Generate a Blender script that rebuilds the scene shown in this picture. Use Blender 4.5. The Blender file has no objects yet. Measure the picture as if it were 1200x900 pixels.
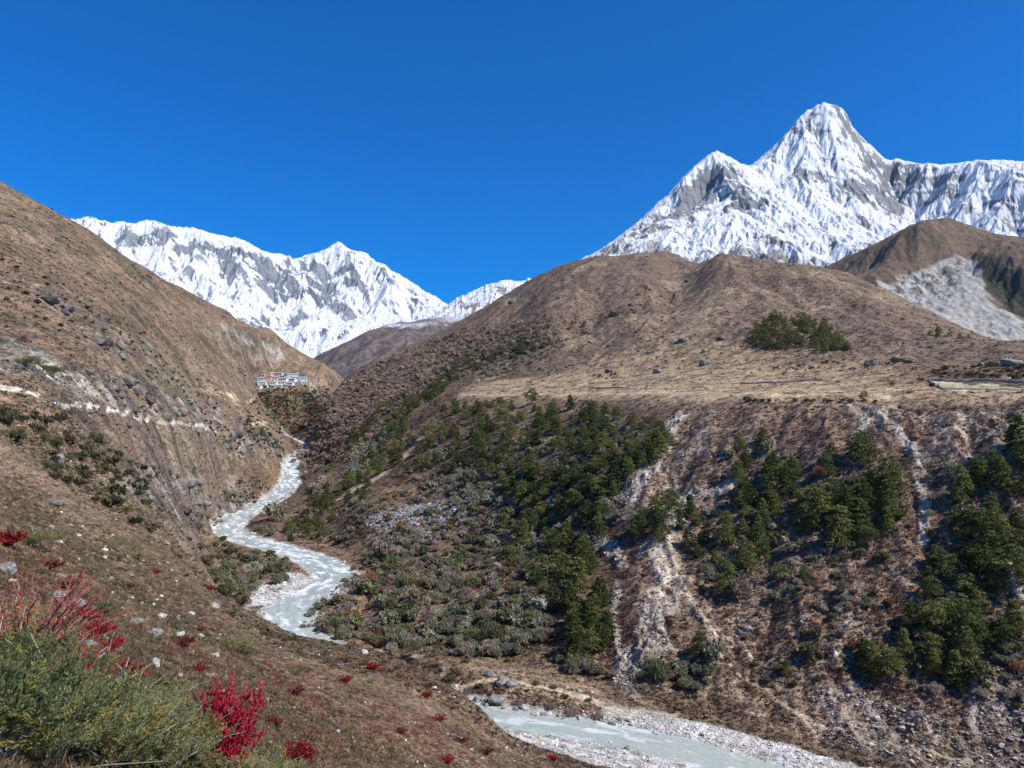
import bpy, math, random
import numpy as np
from mathutils import Vector, Matrix
random.seed(7)
RNG = np.random.default_rng(11)
scn = bpy.context.scene
COL = scn.collection

# ------------------------------------------------------------------ camera
FPX, PITCH = 906.0, math.atan(80 / 906.0)
cam_d = bpy.data.cameras.new('camera')
cam_d.sensor_fit = 'HORIZONTAL'; cam_d.sensor_width = 36; cam_d.lens = FPX / 1200 * 36
cam_d.clip_start = 0.1; cam_d.clip_end = 60000
cam = bpy.data.objects.new('camera', cam_d); COL.objects.link(cam)
cam.location = (0, 0, 0); cam.rotation_euler = (math.pi / 2 + PITCH, 0, 0)
scn.camera = cam
# ------------------------------------------------------------------ sky, sun, exposure
SUN_EL, SUN_AZ = math.radians(45), math.radians(114)      # azimuth clockwise from the view direction (+Y)
world = bpy.data.worlds.new('World'); scn.world = world; world.use_nodes = True
wn = world.node_tree; wn.nodes.clear()
w_out = wn.nodes.new('ShaderNodeOutputWorld'); w_bg = wn.nodes.new('ShaderNodeBackground'); w_sky = wn.nodes.new('ShaderNodeTexSky')
w_sky.sky_type = 'NISHITA'; w_sky.sun_disc = False
w_sky.sun_elevation = SUN_EL; w_sky.sun_rotation = SUN_AZ
w_sky.altitude = 1500; w_sky.air_density = 1.0; w_sky.dust_density = 0.0; w_sky.ozone_density = 6.5
w_hs = wn.nodes.new('ShaderNodeHueSaturation'); w_hs.inputs['Saturation'].default_value = 1.75; w_hs.inputs['Hue'].default_value = .509; w_hs.inputs['Value'].default_value = .96
w_bg.inputs['Strength'].default_value = 0.13
wn.links.new(w_sky.outputs[0], w_hs.inputs['Color']); wn.links.new(w_hs.outputs[0], w_bg.inputs['Color'])
wn.links.new(w_bg.outputs[0], w_out.inputs['Surface'])
sun_d = bpy.data.lights.new('sun', 'SUN'); sun_d.energy = 4.2; sun_d.angle = math.radians(0.53); sun_d.color = (1.0, 0.95, 0.87)
sun = bpy.data.objects.new('sun', sun_d); COL.objects.link(sun)
sdir = Vector((math.sin(SUN_AZ) * math.cos(SUN_EL), math.cos(SUN_AZ) * math.cos(SUN_EL), math.sin(SUN_EL)))
sun.rotation_euler = sdir.to_track_quat('Z', 'Y').to_euler()
vs = scn.view_settings
vs.view_transform = 'Standard'; vs.look = 'None'; vs.exposure = 0.45; vs.gamma = 1.0; vs.use_curve_mapping = False
scn.cycles.max_bounces = 4; scn.cycles.diffuse_bounces = 2; scn.cycles.glossy_bounces = 2; scn.cycles.transmission_bounces = 2

# ------------------------------------------------------------------ geometry of the view -> places in the world
CP, SP = math.cos(PITCH), math.sin(PITCH)
def ray(u, v):
    """direction of a point as (X/Y, Z/Y)"""
    xc = (np.asarray(u, float) - 600) / FPX; yc = (450 - np.asarray(v, float)) / FPX
    k = CP - SP * yc
    return xc / k, (SP + CP * yc) / k
def to_px(a, s):
    k = CP + SP * s
    return 600 + FPX * a / k, 450 - FPX * (CP * s - SP) / k
def at(u, v, D):
    a, s = ray(u, v)
    return float(a * D), float(D), float(s * D)

# ------------------------------------------------------------------ noise
F = np.float32
def hsh(ix, iy, seed):
    h = (ix.astype(np.uint32) * np.uint32(374761393) + iy.astype(np.uint32) * np.uint32(668265263) + np.uint32((seed * 2246822519 + 12345) & 0xFFFFFFFF))
    h = (h ^ (h >> np.uint32(13))) * np.uint32(1274126177)
    h = h ^ (h >> np.uint32(16))
    return (h & np.uint32(0xFFFFFF)).astype(F) / F(16777216.0)
def vnoise(x, y, seed=0):
    ix = np.floor(x); iy = np.floor(y); fx = (x - ix).astype(F); fy = (y - iy).astype(F)
    ix = ix.astype(np.int64); iy = iy.astype(np.int64)
    fx = fx * fx * fx * (fx * (fx * 6 - 15) + 10); fy = fy * fy * fy * (fy * (fy * 6 - 15) + 10)
    a = hsh(ix, iy, seed); b = hsh(ix + 1, iy, seed); c = hsh(ix, iy + 1, seed); d = hsh(ix + 1, iy + 1, seed)
    return (a + (b - a) * fx) * (1 - fy) + (c + (d - c) * fx) * fy
def fbm(x, y, octs=4, seed=0, gain=.5):
    t = 0; amp = 1.0; n = 0
    for o in range(octs):
        t = t + amp * (vnoise(x * 2 ** o + 17.3 * o, y * 2 ** o - 9.1 * o, seed + o) * 2 - 1); n += amp; amp *= gain
    return t / n
def ridged(x, y, octs=4, seed=0):
    t = 0; amp = 1.0; n = 0
    for o in range(octs):
        r = 1 - np.abs(vnoise(x * 2 ** o + 7.7 * o, y * 2 ** o + 3.1 * o, seed + o) * 2 - 1); t = t + amp * r * r; n += amp; amp *= .5
    return t / n
def erode(X, Y, gx, gy, cell, octs, seed, branch=1.2):
    """gullies that run down the slope (gx, gy) = gradient; returns about -1..1"""
    X = X.astype(np.float64); Y = Y.astype(np.float64)
    h = np.zeros(X.shape, F); dx = gx.astype(F); dy = gy.astype(F); amp = 1.0; fr = 1.0
    for o in range(octs):
        px = X / cell * fr; py = Y / cell * fr
        ln = np.sqrt(dx * dx + dy * dy) + 1e-4
        sx = -dy / ln; sy = dx / ln
        ix = np.floor(px); iy = np.floor(py)
        fx = (px - ix).astype(F); fy = (py - iy).astype(F); ix = ix.astype(np.int64); iy = iy.astype(np.int64)
        va = np.zeros(X.shape, F); vb = np.zeros(X.shape, F); ws = np.zeros(X.shape, F) + F(1e-5)
        for i in (-1, 0, 1):
            for j in (-1, 0, 1):
                ddx = fx - i - hsh(ix + i, iy + j, seed + 31 * o); ddy = fy - j - hsh(ix + i, iy + j, seed + 31 * o + 7)
                w = np.exp(-3.0 * (ddx * ddx + ddy * ddy)); m = (ddx * sx + ddy * sy) * F(6.283)
                va += np.cos(m) * w; vb -= np.sin(m) * w; ws += w
        va /= ws; vb /= ws
        h += va * F(amp)
        dx = dx + vb * sx * F(amp * branch) * ln; dy = dy + vb * sy * F(amp * branch) * ln
        amp *= .52; fr *= 1.9
    return h
def smooth(e0, e1, x):
    t = np.clip((x - e0) / (e1 - e0), 0, 1); return t * t * (3 - 2 * t)
def pmask(u, v, poly, feather=8):
    """soft inside-mask of a polygon"""
    P = np.array(poly, F); out = np.zeros(u.shape, F)
    b = (u > P[:, 0].min() - feather) & (u < P[:, 0].max() + feather) & (v > P[:, 1].min() - feather) & (v < P[:, 1].max() + feather)
    if not b.any(): return out
    x = u[b]; y = v[b]; d2 = np.full(x.shape, 1e9, F); ins = np.zeros(x.shape, bool)
    for k in range(len(P)):
        x0, y0 = P[k]; x1, y1 = P[(k + 1) % len(P)]
        ex, ey = x1 - x0, y1 - y0
        t = np.clip(((x - x0) * ex + (y - y0) * ey) / (ex * ex + ey * ey + 1e-9), 0, 1)
        d2 = np.minimum(d2, (x - x0 - t * ex) ** 2 + (y - y0 - t * ey) ** 2)
        if y0 != y1:
            c = ((y0 > y) != (y1 > y)) & (x < ex * (y - y0) / ey + x0); ins ^= c
    d = np.sqrt(d2) * np.where(ins, 1, -1)
    out[b] = smooth(-feather, feather, d); return out
def lmask(u, v, line, w, feather=3):
    P = np.array(line, F); out = np.zeros(u.shape, F); r = w + feather
    b = (u > P[:, 0].min() - r) & (u < P[:, 0].max() + r) & (v > P[:, 1].min() - r) & (v < P[:, 1].max() + r)
    if not b.any(): return out
    x = u[b]; y = v[b]; d2 = np.full(x.shape, 1e9, F)
    for k in range(len(P) - 1):
        x0, y0 = P[k]; ex, ey = P[k + 1] - P[k]
        t = np.clip(((x - x0) * ex + (y - y0) * ey) / (ex * ex + ey * ey + 1e-9), 0, 1)
        d2 = np.minimum(d2, (x - x0 - t * ex) ** 2 + (y - y0 - t * ey) ** 2)
    out[b] = 1 - smooth(w - feather, w + feather, np.sqrt(d2)); return out

# ------------------------------------------------------------------ meshes and tags
def mk(name, V, Fa, mat=None, parent=None, col=None, smooth_=False, loc=None):
    V = np.asarray(V, np.float32).reshape(-1, 3); me = bpy.data.meshes.new(name)
    groups = Fa if isinstance(Fa, (list, tuple)) else [Fa]
    groups = [np.asarray(g, np.int32) for g in groups if len(g)]
    nl = sum(g.size for g in groups); npoly = sum(len(g) for g in groups)
    me.vertices.add(len(V)); me.vertices.foreach_set('co', V.ravel())
    me.loops.add(nl); me.loops.foreach_set('vertex_index', np.concatenate([g.ravel() for g in groups]))
    me.polygons.add(npoly)
    tot = np.concatenate([np.full(len(g), g.shape[1], np.int32) for g in groups])
    st = np.concatenate([[0], np.cumsum(tot)[:-1]]).astype(np.int32)
    me.polygons.foreach_set('loop_start', st)
    me.polygons.foreach_set('use_smooth', np.full(npoly, smooth_, bool))
    me.update(calc_edges=True); me.validate()
    if col is not None:
        ca = me.color_attributes.new('Col', 'FLOAT_COLOR', 'POINT')
        c = np.ones((len(V), 4), np.float32); c[:, :np.shape(col)[1]] = col
        ca.data.foreach_set('color', c.ravel())
    if mat: me.materials.append(mat)
    o = bpy.data.objects.new(name, me); COL.objects.link(o)
    if parent: o.parent = parent
    if loc is not None: o.location = loc
    return o
def tag(o, label=None, cat=None, group=None, kind=None):
    if label: o['label'] = label
    if cat: o['category'] = cat
    if group: o['group'] = group
    if kind: o['kind'] = kind
    return o
def empty(name, loc=(0, 0, 0), rz=0, sc=1):
    o = bpy.data.objects.new(name, None); COL.objects.link(o); o.empty_display_size = .2
    o.location = loc; o.rotation_euler = (0, 0, rz); o.scale = (sc, sc, sc) if np.isscalar(sc) else sc
    return o
def dup(root, loc, rz, sc, label, group=None):
    r = root.copy(); COL.objects.link(r); r.location = loc; r.rotation_euler = (0, 0, rz); r.scale = (sc, sc, sc) if np.isscalar(sc) else sc
    r['label'] = label
    if group: r['group'] = group
    elif 'group' in r: del r['group']
    for ch in list(root.children):
        c = ch.copy(); COL.objects.link(c); c.parent = r
        for g in ch.children:
            d = g.copy(); COL.objects.link(d); d.parent = c
    return r

# ------------------------------------------------------------------ materials
def new_mat(name):
    m = bpy.data.materials.new(name); m.use_nodes = True; nt = m.node_tree; nt.nodes.clear()
    o = nt.nodes.new('ShaderNodeOutputMaterial'); b = nt.nodes.new('ShaderNodeBsdfPrincipled')
    nt.links.new(b.outputs[0], o.inputs['Surface']); b.inputs['Roughness'].default_value = .95
    b.inputs['Specular IOR Level'].default_value = .15
    return m, nt, b
def N(nt, t, **kw):
    n = nt.nodes.new('ShaderNode' + t)
    for k, v in kw.items(): setattr(n, k, v)
    return n
def noise_node(nt, vec, scale, detail=4, rough=.6, dim='3D'):
    n = N(nt, 'TexNoise', noise_dimensions=dim); n.inputs['Scale'].default_value = scale; n.inputs['Detail'].default_value = detail; n.inputs['Roughness'].default_value = rough
    nt.links.new(vec, n.inputs['Vector']); return n.outputs['Fac']
def remap(nt, val, a, b, c, d):
    n = N(nt, 'MapRange'); nt.links.new(val, n.inputs['Value'])
    for i, x in zip(('From Min', 'From Max', 'To Min', 'To Max'), (a, b, c, d)): n.inputs[i].default_value = x
    return n.outputs['Result']
def mathn(nt, op, a, b=None):
    n = N(nt, 'Math', operation=op)
    for i, x in enumerate((a, b)):
        if x is None: continue
        if isinstance(x, (int, float)): n.inputs[i].default_value = x
        else: nt.links.new(x, n.inputs[i])
    return n.outputs[0]
def mixc(nt, fac, a, b, mode='MIX'):
    n = N(nt, 'Mix', data_type='RGBA', blend_type=mode)
    for s, x in ((n.inputs[0], fac), (n.inputs[6], a), (n.inputs[7], b)):
        if isinstance(x, (int, float)): s.default_value = x
        elif isinstance(x, tuple): s.default_value = (*x, 1)
        else: nt.links.new(x, s)
    return n.outputs[2]
def grey(nt, val):
    n = N(nt, 'CombineColor')
    for i in range(3): nt.links.new(val, n.inputs[i])
    return n.outputs[0]
def terrain_mat(name, scales=(1.1, .22, .05), contrast=1.0, bump=.5, bumpdist=.4, along=False):
    m, nt, b = new_mat(name)
    at_ = N(nt, 'Attribute', attribute_name='Col'); geo = N(nt, 'NewGeometry'); P = geo.outputs['Position']
    f = None
    for i, (sc, am) in enumerate(zip(scales, (.75, .5, .35))):
        q = noise_node(nt, P, sc, 5, .65)
        if along and i < 2:                                   # contour-wise banding on the long valley side
            mp = N(nt, 'Mapping'); mp.inputs['Scale'].default_value = (1, .35, 1); nt.links.new(P, mp.inputs['Vector'])
            mm = N(nt, 'Mix'); nt.links.new(at_.outputs['Alpha'], mm.inputs[0]); nt.links.new(q, mm.inputs[2]); nt.links.new(noise_node(nt, mp.outputs[0], sc, 5, .65), mm.inputs[3]); q = mm.outputs[0]
        x = remap(nt, q, .3, .7, 1 - am * contrast, 1 + am * contrast)
        f = x if f is None else mathn(nt, 'MULTIPLY', f, x)
    c = mixc(nt, 1.0, at_.outputs['Color'], grey(nt, f), 'MULTIPLY')
    hue = noise_node(nt, P, scales[0] * .45, 3, .6)
    c = mixc(nt, remap(nt, hue, .5, .72, 0, .35 * contrast), c, mixc(nt, 1.0, c, (1.35, 1.12, .72), 'MULTIPLY'))
    nt.links.new(c, b.inputs['Base Color'])
    bp = N(nt, 'Bump'); bp.inputs['Strength'].default_value = bump; bp.inputs['Distance'].default_value = bumpdist
    hh = mathn(nt, 'ADD', noise_node(nt, P, scales[0] * 1.3, 6, .7), noise_node(nt, P, scales[1] * 1.7, 4, .6))
    nt.links.new(hh, bp.inputs['Height']); nt.links.new(bp.outputs[0], b.inputs['Normal'])
    return m
def leaf_mat(name, col, var=.35, rough=.85, hue=.03):
    """foliage: own colour per clump from the attribute, hue varied per plant"""
    m, nt, b = new_mat(name); b.inputs['Roughness'].default_value = rough
    at_ = N(nt, 'Attribute', attribute_name='Col'); oi = N(nt, 'ObjectInfo')
    hs = N(nt, 'HueSaturation'); nt.links.new(mixc(nt, 1.0, at_.outputs['Color'], col, 'MULTIPLY'), hs.inputs['Color'])
    nt.links.new(remap(nt, oi.outputs['Random'], 0, 1, .5 - hue, .5 + hue), hs.inputs['Hue'])
    nt.links.new(remap(nt, oi.outputs['Random'], 1, 0, 1 - var, 1 + var), hs.inputs['Value'])
    nt.links.new(hs.outputs[0], b.inputs['Base Color'])
    tl = N(nt, 'BsdfTranslucent'); nt.links.new(hs.outputs[0], tl.inputs['Color']); mx = N(nt, 'MixShader'); mx.inputs[0].default_value = .38    # light through the leaves
    nt.links.new(b.outputs[0], mx.inputs[1]); nt.links.new(tl.outputs[0], mx.inputs[2]); nt.links.new(mx.outputs[0], nt.nodes['Material Output'].inputs['Surface']); return m
def plain_mat(name, col, scale=3.0, amt=.3, rough=.8, bump=0):
    m, nt, b = new_mat(name); b.inputs['Roughness'].default_value = rough
    geo = N(nt, 'TexCoord'); f = remap(nt, noise_node(nt, geo.outputs['Object'], scale, 5, .65), .3, .7, 1 - amt, 1 + amt)
    nt.links.new(mixc(nt, 1.0, col, grey(nt, f), 'MULTIPLY'), b.inputs['Base Color'])
    if bump:
        bp = N(nt, 'Bump'); bp.inputs['Strength'].default_value = bump; bp.inputs['Distance'].default_value = .1
        nt.links.new(noise_node(nt, geo.outputs['Object'], scale * 2, 6, .7), bp.inputs['Height']); nt.links.new(bp.outputs[0], b.inputs['Normal'])
    return m

# ------------------------------------------------------------------ height surfaces from ridge, valley and slope lines
def resample(lines, step=26):
    pts = []
    for L in lines:
        L = [np.array((p[0], p[1], math.log(p[2]))) for p in L]
        pts.append(L[0])
        for p, q in zip(L, L[1:]):
            n = max(1, int(math.hypot(q[0] - p[0], q[1] - p[1], ) / step))
            for i in range(1, n + 1): pts.append(p + (q - p) * i / n)
    out = []
    for p in pts:
        a, s = ray(p[0], p[1]); out.append((float(a), float(p[2]), float(s)))
    return np.array(out)
class Surf:
    def __init__(self, lines, kY, c, a_rng, y_rng, step=26, na=300, ny=300, smoothing=1e-4):
        P = resample(lines, step); keep = []
        Q = P[:, :2] * (1, kY)
        for i in range(len(P)):
            if not keep or np.min(np.hypot(*(Q[keep] - Q[i]).T)) > .008: keep.append(i)
        P = P[keep]; Q = Q[keep]; n = len(P)
        r = np.sqrt(((Q[:, None] - Q[None]) ** 2).sum(2) + c * c)
        A = np.zeros((n + 3, n + 3)); A[:n, :n] = r - np.eye(n) * smoothing; A[:n, n] = 1; A[:n, n + 1:] = Q; A[n, :n] = 1; A[n + 1:, :n] = Q.T
        w = np.linalg.solve(A, np.concatenate([P[:, 2], np.zeros(3)]))
        self.ga = np.linspace(*a_rng, na); self.gy = np.linspace(math.log(y_rng[0]), math.log(y_rng[1]), ny)
        G = np.zeros((ny, na))
        for j in range(ny):
            q1 = self.gy[j] * kY
            rr = np.sqrt((self.ga[:, None] - Q[None, :, 0]) ** 2 + (q1 - Q[None, :, 1]) ** 2 + c * c)
            G[j] = rr @ w[:n] + w[n] + w[n + 1] * self.ga + w[n + 2] * q1
        self.G = G
    @staticmethod
    def wmat(x, g):
        t = np.clip((x - g[0]) / (g[1] - g[0]), 0, len(g) - 1.0001); i = np.floor(t).astype(int); f = t - i
        W = np.zeros((len(x), len(g))); r = np.arange(len(x))
        for k, wt in ((-1, -.5 * f + f * f - .5 * f ** 3), (0, 1 - 2.5 * f * f + 1.5 * f ** 3), (1, .5 * f + 2 * f * f - 1.5 * f ** 3), (2, -.5 * f * f + .5 * f ** 3)):
            np.add.at(W, (r, np.clip(i + k, 0, len(g) - 1)), wt)
        return W
    def grid(self, a, Y):
        return self.wmat(np.log(Y), self.gy) @ self.G @ self.wmat(a, self.ga).T
def grads(Z, a, Y):
    """world gradient of a surface on the (X/Y, Y) grid"""
    da = np.gradient(Z, a, axis=1); dY = np.gradient(Z, Y, axis=0)
    gx = da / Y[:, None]; gy = dY - a[None] * gx
    return gx, gy
def grid_faces(nr, nc):
    i = np.arange(nr * nc, dtype=np.int32).reshape(nr, nc)
    return np.stack([i[:-1, :-1], i[:-1, 1:], i[1:, 1:], i[1:, :-1]], -1).reshape(-1, 4)
def mixv(c, m, col):
    return c + (np.asarray(col, F) - c) * np.clip(m, 0, 1)[..., None]
# ================================================================== THE VALLEY (one sheet from the camera's feet to beyond the hills)
RIVER = [(1250, 1010, 180), (1100, 965, 190), (960, 925, 200), (860, 897, 210), (800, 877, 218), (720, 860, 226), (640, 847, 232), (560, 836, 240), (480, 812, 258),
         (420, 790, 280), (370, 760, 305), (338, 728, 335), (343, 708, 352), (375, 690, 385), (398, 678, 412), (380, 660, 450), (330, 643, 500), (285, 632, 550),
         (262, 621, 600), (276, 606, 660), (306, 593, 740), (332, 578, 840), (342, 562, 920), (340, 548, 985), (345, 535, 1040), (362, 522, 1110), (345, 514, 1160), (328, 506, 1210), (336, 493, 1295), (360, 489, 1390), (385, 474, 1500), (420, 462, 1700)]
LINES = [RIVER,
    # ground at and around the camera
    [(-900, 1560, 1.5), (600, 1560, 1.5), (2100, 1560, 1.5)], [(-600, 1000, 3), (80, 1085, 3), (600, 1150, 3), (1300, 1300, 3)],
    [(-500, 720, 8), (0, 872, 8), (80, 900, 8.2), (265, 930, 10), (600, 1020, 12), (1100, 1150, 14)],
    [(-300, 640, 18), (0, 745, 18), (100, 800, 18), (200, 850, 18), (330, 900, 20), (480, 960, 24), (700, 1030, 30), (1100, 1130, 35)],
    [(-200, 590, 40), (0, 655, 42), (100, 720, 42), (200, 790, 40), (300, 850, 38), (400, 900, 38), (520, 950, 42), (750, 1030, 50), (1150, 1100, 60)],
    [(-200, 520, 95), (0, 580, 85), (100, 648, 88), (200, 718, 88), (300, 785, 80), (400, 842, 78), (500, 890, 82), (600, 930, 90), (800, 1010, 95), (1150, 1060, 100)],
    # lip of the near slope, above the river
    [(246, 688, 260), (292, 718, 215), (345, 744, 205), (400, 759, 198), (443, 766, 193), (483, 782, 188), (533, 808, 179), (563, 832, 172), (580, 856, 168), (604, 874, 163), (652, 901, 158), (720, 930, 150), (900, 985, 135), (1150, 1040, 130)],
    [(300, 748, 150), (400, 792, 142), (500, 842, 130), (580, 888, 124)], [(200, 650, 150), (100, 580, 160), (0, 512, 150)],
    [(258, 700, 350), (290, 690, 372), (322, 672, 415), (300, 660, 460), (265, 652, 480)],
    [(-200, 122, 1000), (-100, 174, 980), (0, 224, 950), (60, 256, 980), (120, 295, 1060), (180, 331, 1170), (240, 364, 1330), (270, 382, 1455), (300, 399, 1590), (335, 418, 1700), (365, 435, 1790), (395, 450, 1860)],
    # trail along the left slope
    [(-150, 430, 165), (0, 453, 178), (45, 459, 192), (80, 474, 225), (112, 477, 270), (150, 485, 350), (200, 495, 490), (256, 507, 760)],
    [(0, 560, 105), (100, 612, 120), (200, 676, 125)],
    [(100, 530, 200), (150, 560, 240), (200, 612, 275), (228, 650, 290)], [(150, 520, 300), (205, 560, 430), (236, 590, 550)],
    [(240, 632, 540), (252, 612, 620), (268, 592, 690), (296, 574, 780), (318, 556, 880), (325, 538, 960), (335, 524, 1040)],
    [(220, 540, 560), (262, 560, 690), (290, 545, 800), (310, 528, 905)],
    [(256, 507, 760), (285, 512, 840), (308, 513, 940), (325, 517, 1010)], [(262, 475, 830), (298, 490, 970)],
    # left mountain face and its crest
    [(-150, 380, 240), (0, 400, 255), (60, 420, 270), (120, 448, 320), (200, 472, 570), (245, 486, 760)],
    [(-150, 300, 380), (0, 340, 370), (60, 370, 390), (120, 402, 440), (180, 432, 600), (240, 458, 830)],
    [(-150, 220, 560), (0, 275, 540), (60, 310, 580), (120, 345, 640), (180, 383, 770), (240, 420, 930), (280, 445, 1140)],
    [(-200, 110, 850), (-100, 162, 830), (0, 212, 820), (30, 229, 850), (60, 244, 890), (92, 262, 930), (120, 283, 975), (150, 303, 1025), (180, 319, 1085), (210, 334, 1150), (240, 352, 1235), (270, 369, 1350), (300, 386, 1475), (335, 404, 1575), (365, 420, 1660), (395, 436, 1730)],
    [(210, 372, 980), (270, 405, 1190), (320, 424, 1490), (360, 432, 1560)],
    [(-200, 190, 1300), (0, 290, 1300), (120, 345, 1450), (240, 410, 1750), (330, 455, 2150), (390, 478, 2250)], [(-200, 400, 2600), (200, 480, 2600), (500, 490, 2600)],
    # the village shelf and the spur under it
    [(296, 447, 1310), (330, 448, 1390), (362, 449, 1435)], [(300, 440, 1360), (330, 440, 1440), (362, 441, 1485)],
    [(298, 462, 1250), (310, 480, 1225), (320, 495, 1212)], [(318, 468, 1300), (342, 466, 1365), (368, 461, 1430)], [(335, 480, 1310), (358, 476, 1390)], [(385, 443, 1560), (390, 455, 1510), (383, 466, 1490)],
    # far bank: bench beside the lower river
    [(420, 768, 300), (470, 778, 275), (540, 790, 262), (600, 800, 256), (660, 812, 252), (720, 824, 250), (780, 838, 248), (850, 862, 238), (960, 890, 226), (1080, 905, 220), (1250, 930, 215)],
    [(400, 745, 335), (480, 762, 300), (560, 772, 290), (640, 782, 284), (710, 792, 280)],
    [(740, 815, 262), (800, 828, 256), (880, 845, 246), (960, 858, 240), (1060, 872, 234), (1200, 893, 226)],
    # far bank: flats in the river bend and lower wood
    [(430, 690, 400), (450, 660, 440), (430, 640, 490), (380, 625, 570), (330, 605, 640), (345, 585, 760), (370, 560, 860)],
    [(470, 720, 340), (540, 710, 345), (620, 720, 320), (690, 730, 305)], [(470, 660, 430), (540, 655, 430), (620, 660, 385), (690, 660, 350), (735, 680, 322)],
    [(430, 600, 545), (500, 604, 520), (560, 605, 490), (640, 605, 435), (720, 610, 375)],
    [(390, 572, 740), (440, 560, 690), (500, 560, 620), (580, 555, 540), (660, 555, 460), (740, 555, 400)],
    [(400, 540, 900), (450, 525, 820), (520, 515, 720), (600, 508, 610), (680, 508, 540), (760, 512, 440)],
    # front edge of the terrace
    [(455, 485, 1010), (500, 474, 960), (540, 467, 890), (620, 468, 740), (700, 469, 610), (800, 469, 480), (900, 470, 410), (1000, 473, 385), (1060, 474, 368), (1130, 473, 350), (1200, 472, 335), (1400, 470, 310)],
    [(560, 455, 935), (640, 455, 810), (720, 456, 680), (800, 456, 560), (900, 456, 480), (1000, 457, 430), (1100, 456, 405), (1200, 456, 385), (1400, 455, 350)],
    [(580, 440, 1000), (660, 438, 900), (740, 440, 790), (820, 440, 680), (900, 441, 590), (1000, 443, 500), (1090, 444, 450), (1200, 444, 425), (1400, 440, 390)],
    # slope below the terrace, right
    [(800, 510, 415), (870, 515, 385), (960, 510, 365), (1050, 512, 348), (1130, 512, 328), (1200, 512, 315), (1400, 510, 290)],
    [(790, 580, 372), (870, 585, 345), (960, 580, 333), (1060, 580, 315), (1130, 580, 305), (1200, 580, 296), (1400, 580, 275)],
    [(780, 660, 325), (870, 665, 312), (960, 660, 302), (1060, 660, 290), (1130, 660, 284), (1200, 660, 275), (1400, 660, 255)],
    [(770, 740, 288), (870, 750, 282), (960, 750, 272), (1060, 755, 264), (1130, 760, 258), (1200, 760, 251), (1400, 760, 235)],
    [(750, 790, 272), (870, 808, 262), (960, 815, 254), (1060, 828, 246), (1200, 840, 236), (1400, 850, 222)],
    # fan and foot of the hills
    [(500, 452, 1080), (560, 425, 1080), (620, 412, 1040), (700, 415, 960), (780, 418, 850), (860, 418, 760), (940, 420, 670), (1020, 422, 610), (1100, 422, 570), (1200, 420, 540), (1400, 415, 500)],
    [(700, 380, 1110), (780, 385, 980), (860, 385, 870), (940, 390, 810), (1020, 395, 740), (1100, 402, 690), (1150, 404, 680), (1210, 405, 665)],
    [(860, 340, 1090), (930, 348, 1030), (1000, 362, 950), (1060, 380, 870)], [(760, 340, 1200), (690, 345, 1230), (640, 362, 1180)],
    # skyline of the brown hills
    [(420, 465, 1130), (450, 448, 1180), (500, 420, 1270), (550, 395, 1300), (600, 372, 1330)],
    [(380, 492, 1110), (400, 478, 1170), (430, 455, 1250)],
    [(345, 508, 1150), (365, 487, 1220), (385, 468, 1300), (405, 448, 1380), (430, 432, 1440), (470, 412, 1480), (510, 394, 1520), (540, 377, 1550), (570, 358, 1580), (600, 339, 1610), (625, 326, 1640), (650, 315, 1660), (675, 307, 1670), (700, 303, 1670), (740, 298, 1650), (782, 294, 1620), (800, 303, 1580), (815, 309, 1520)],
    [(845, 298, 1330), (870, 301, 1310), (905, 306, 1290), (945, 309, 1260), (985, 318, 1200), (1020, 334, 1130), (1055, 352, 1060), (1090, 368, 1000), (1120, 383, 930), (1145, 396, 860), (1165, 399, 800), (1200, 399, 760), (1400, 395, 700)],
    [(820, 312, 1380), (790, 345, 1230), (765, 372, 1080)],
    [(600, 400, 2100), (700, 380, 2200), (800, 380, 2200), (860, 370, 1900), (960, 390, 1800), (1060, 410, 1550), (1150, 425, 1300), (1250, 425, 1200), (1400, 420, 1200)],
    [(500, 470, 2500), (800, 460, 2700), (1000, 455, 2500), (1400, 450, 2200)], [(-200, 500, 5000), (600, 500, 5000), (1400, 500, 5000)], [(-200, 515, 14000), (600, 515, 14000), (1400, 515, 14000)],
]
MAIN = Surf(LINES, .40, .02, (-1.05, 1.05), (1.4, 15000), 17, na=380, ny=460)
TA = np.concatenate([np.linspace(-1.0, -.705, 50)[:-1], np.linspace(-.705, .70, 1340), np.linspace(.70, 1.0, 50)[1:]])
TY = np.exp(np.concatenate([np.linspace(math.log(a), math.log(b), n, endpoint=False) for a, b, n in ((1.5, 9, 40), (9, 130, 300), (130, 480, 460), (480, 1750, 420), (1750, 15000, 60))]))
S0 = MAIN.grid(TA, TY)
XX = (TA[None] * TY[:, None]); YY = np.repeat(TY[:, None], len(TA), 1)
Z = S0 * TY[:, None]
U, Vp = to_px(TA[None], S0); U = U.astype(F); Vp = Vp.astype(F)
gx, gy = grads(Z, TA, TY); slope = np.hypot(gx, gy)
DD = YY.astype(F)
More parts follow.
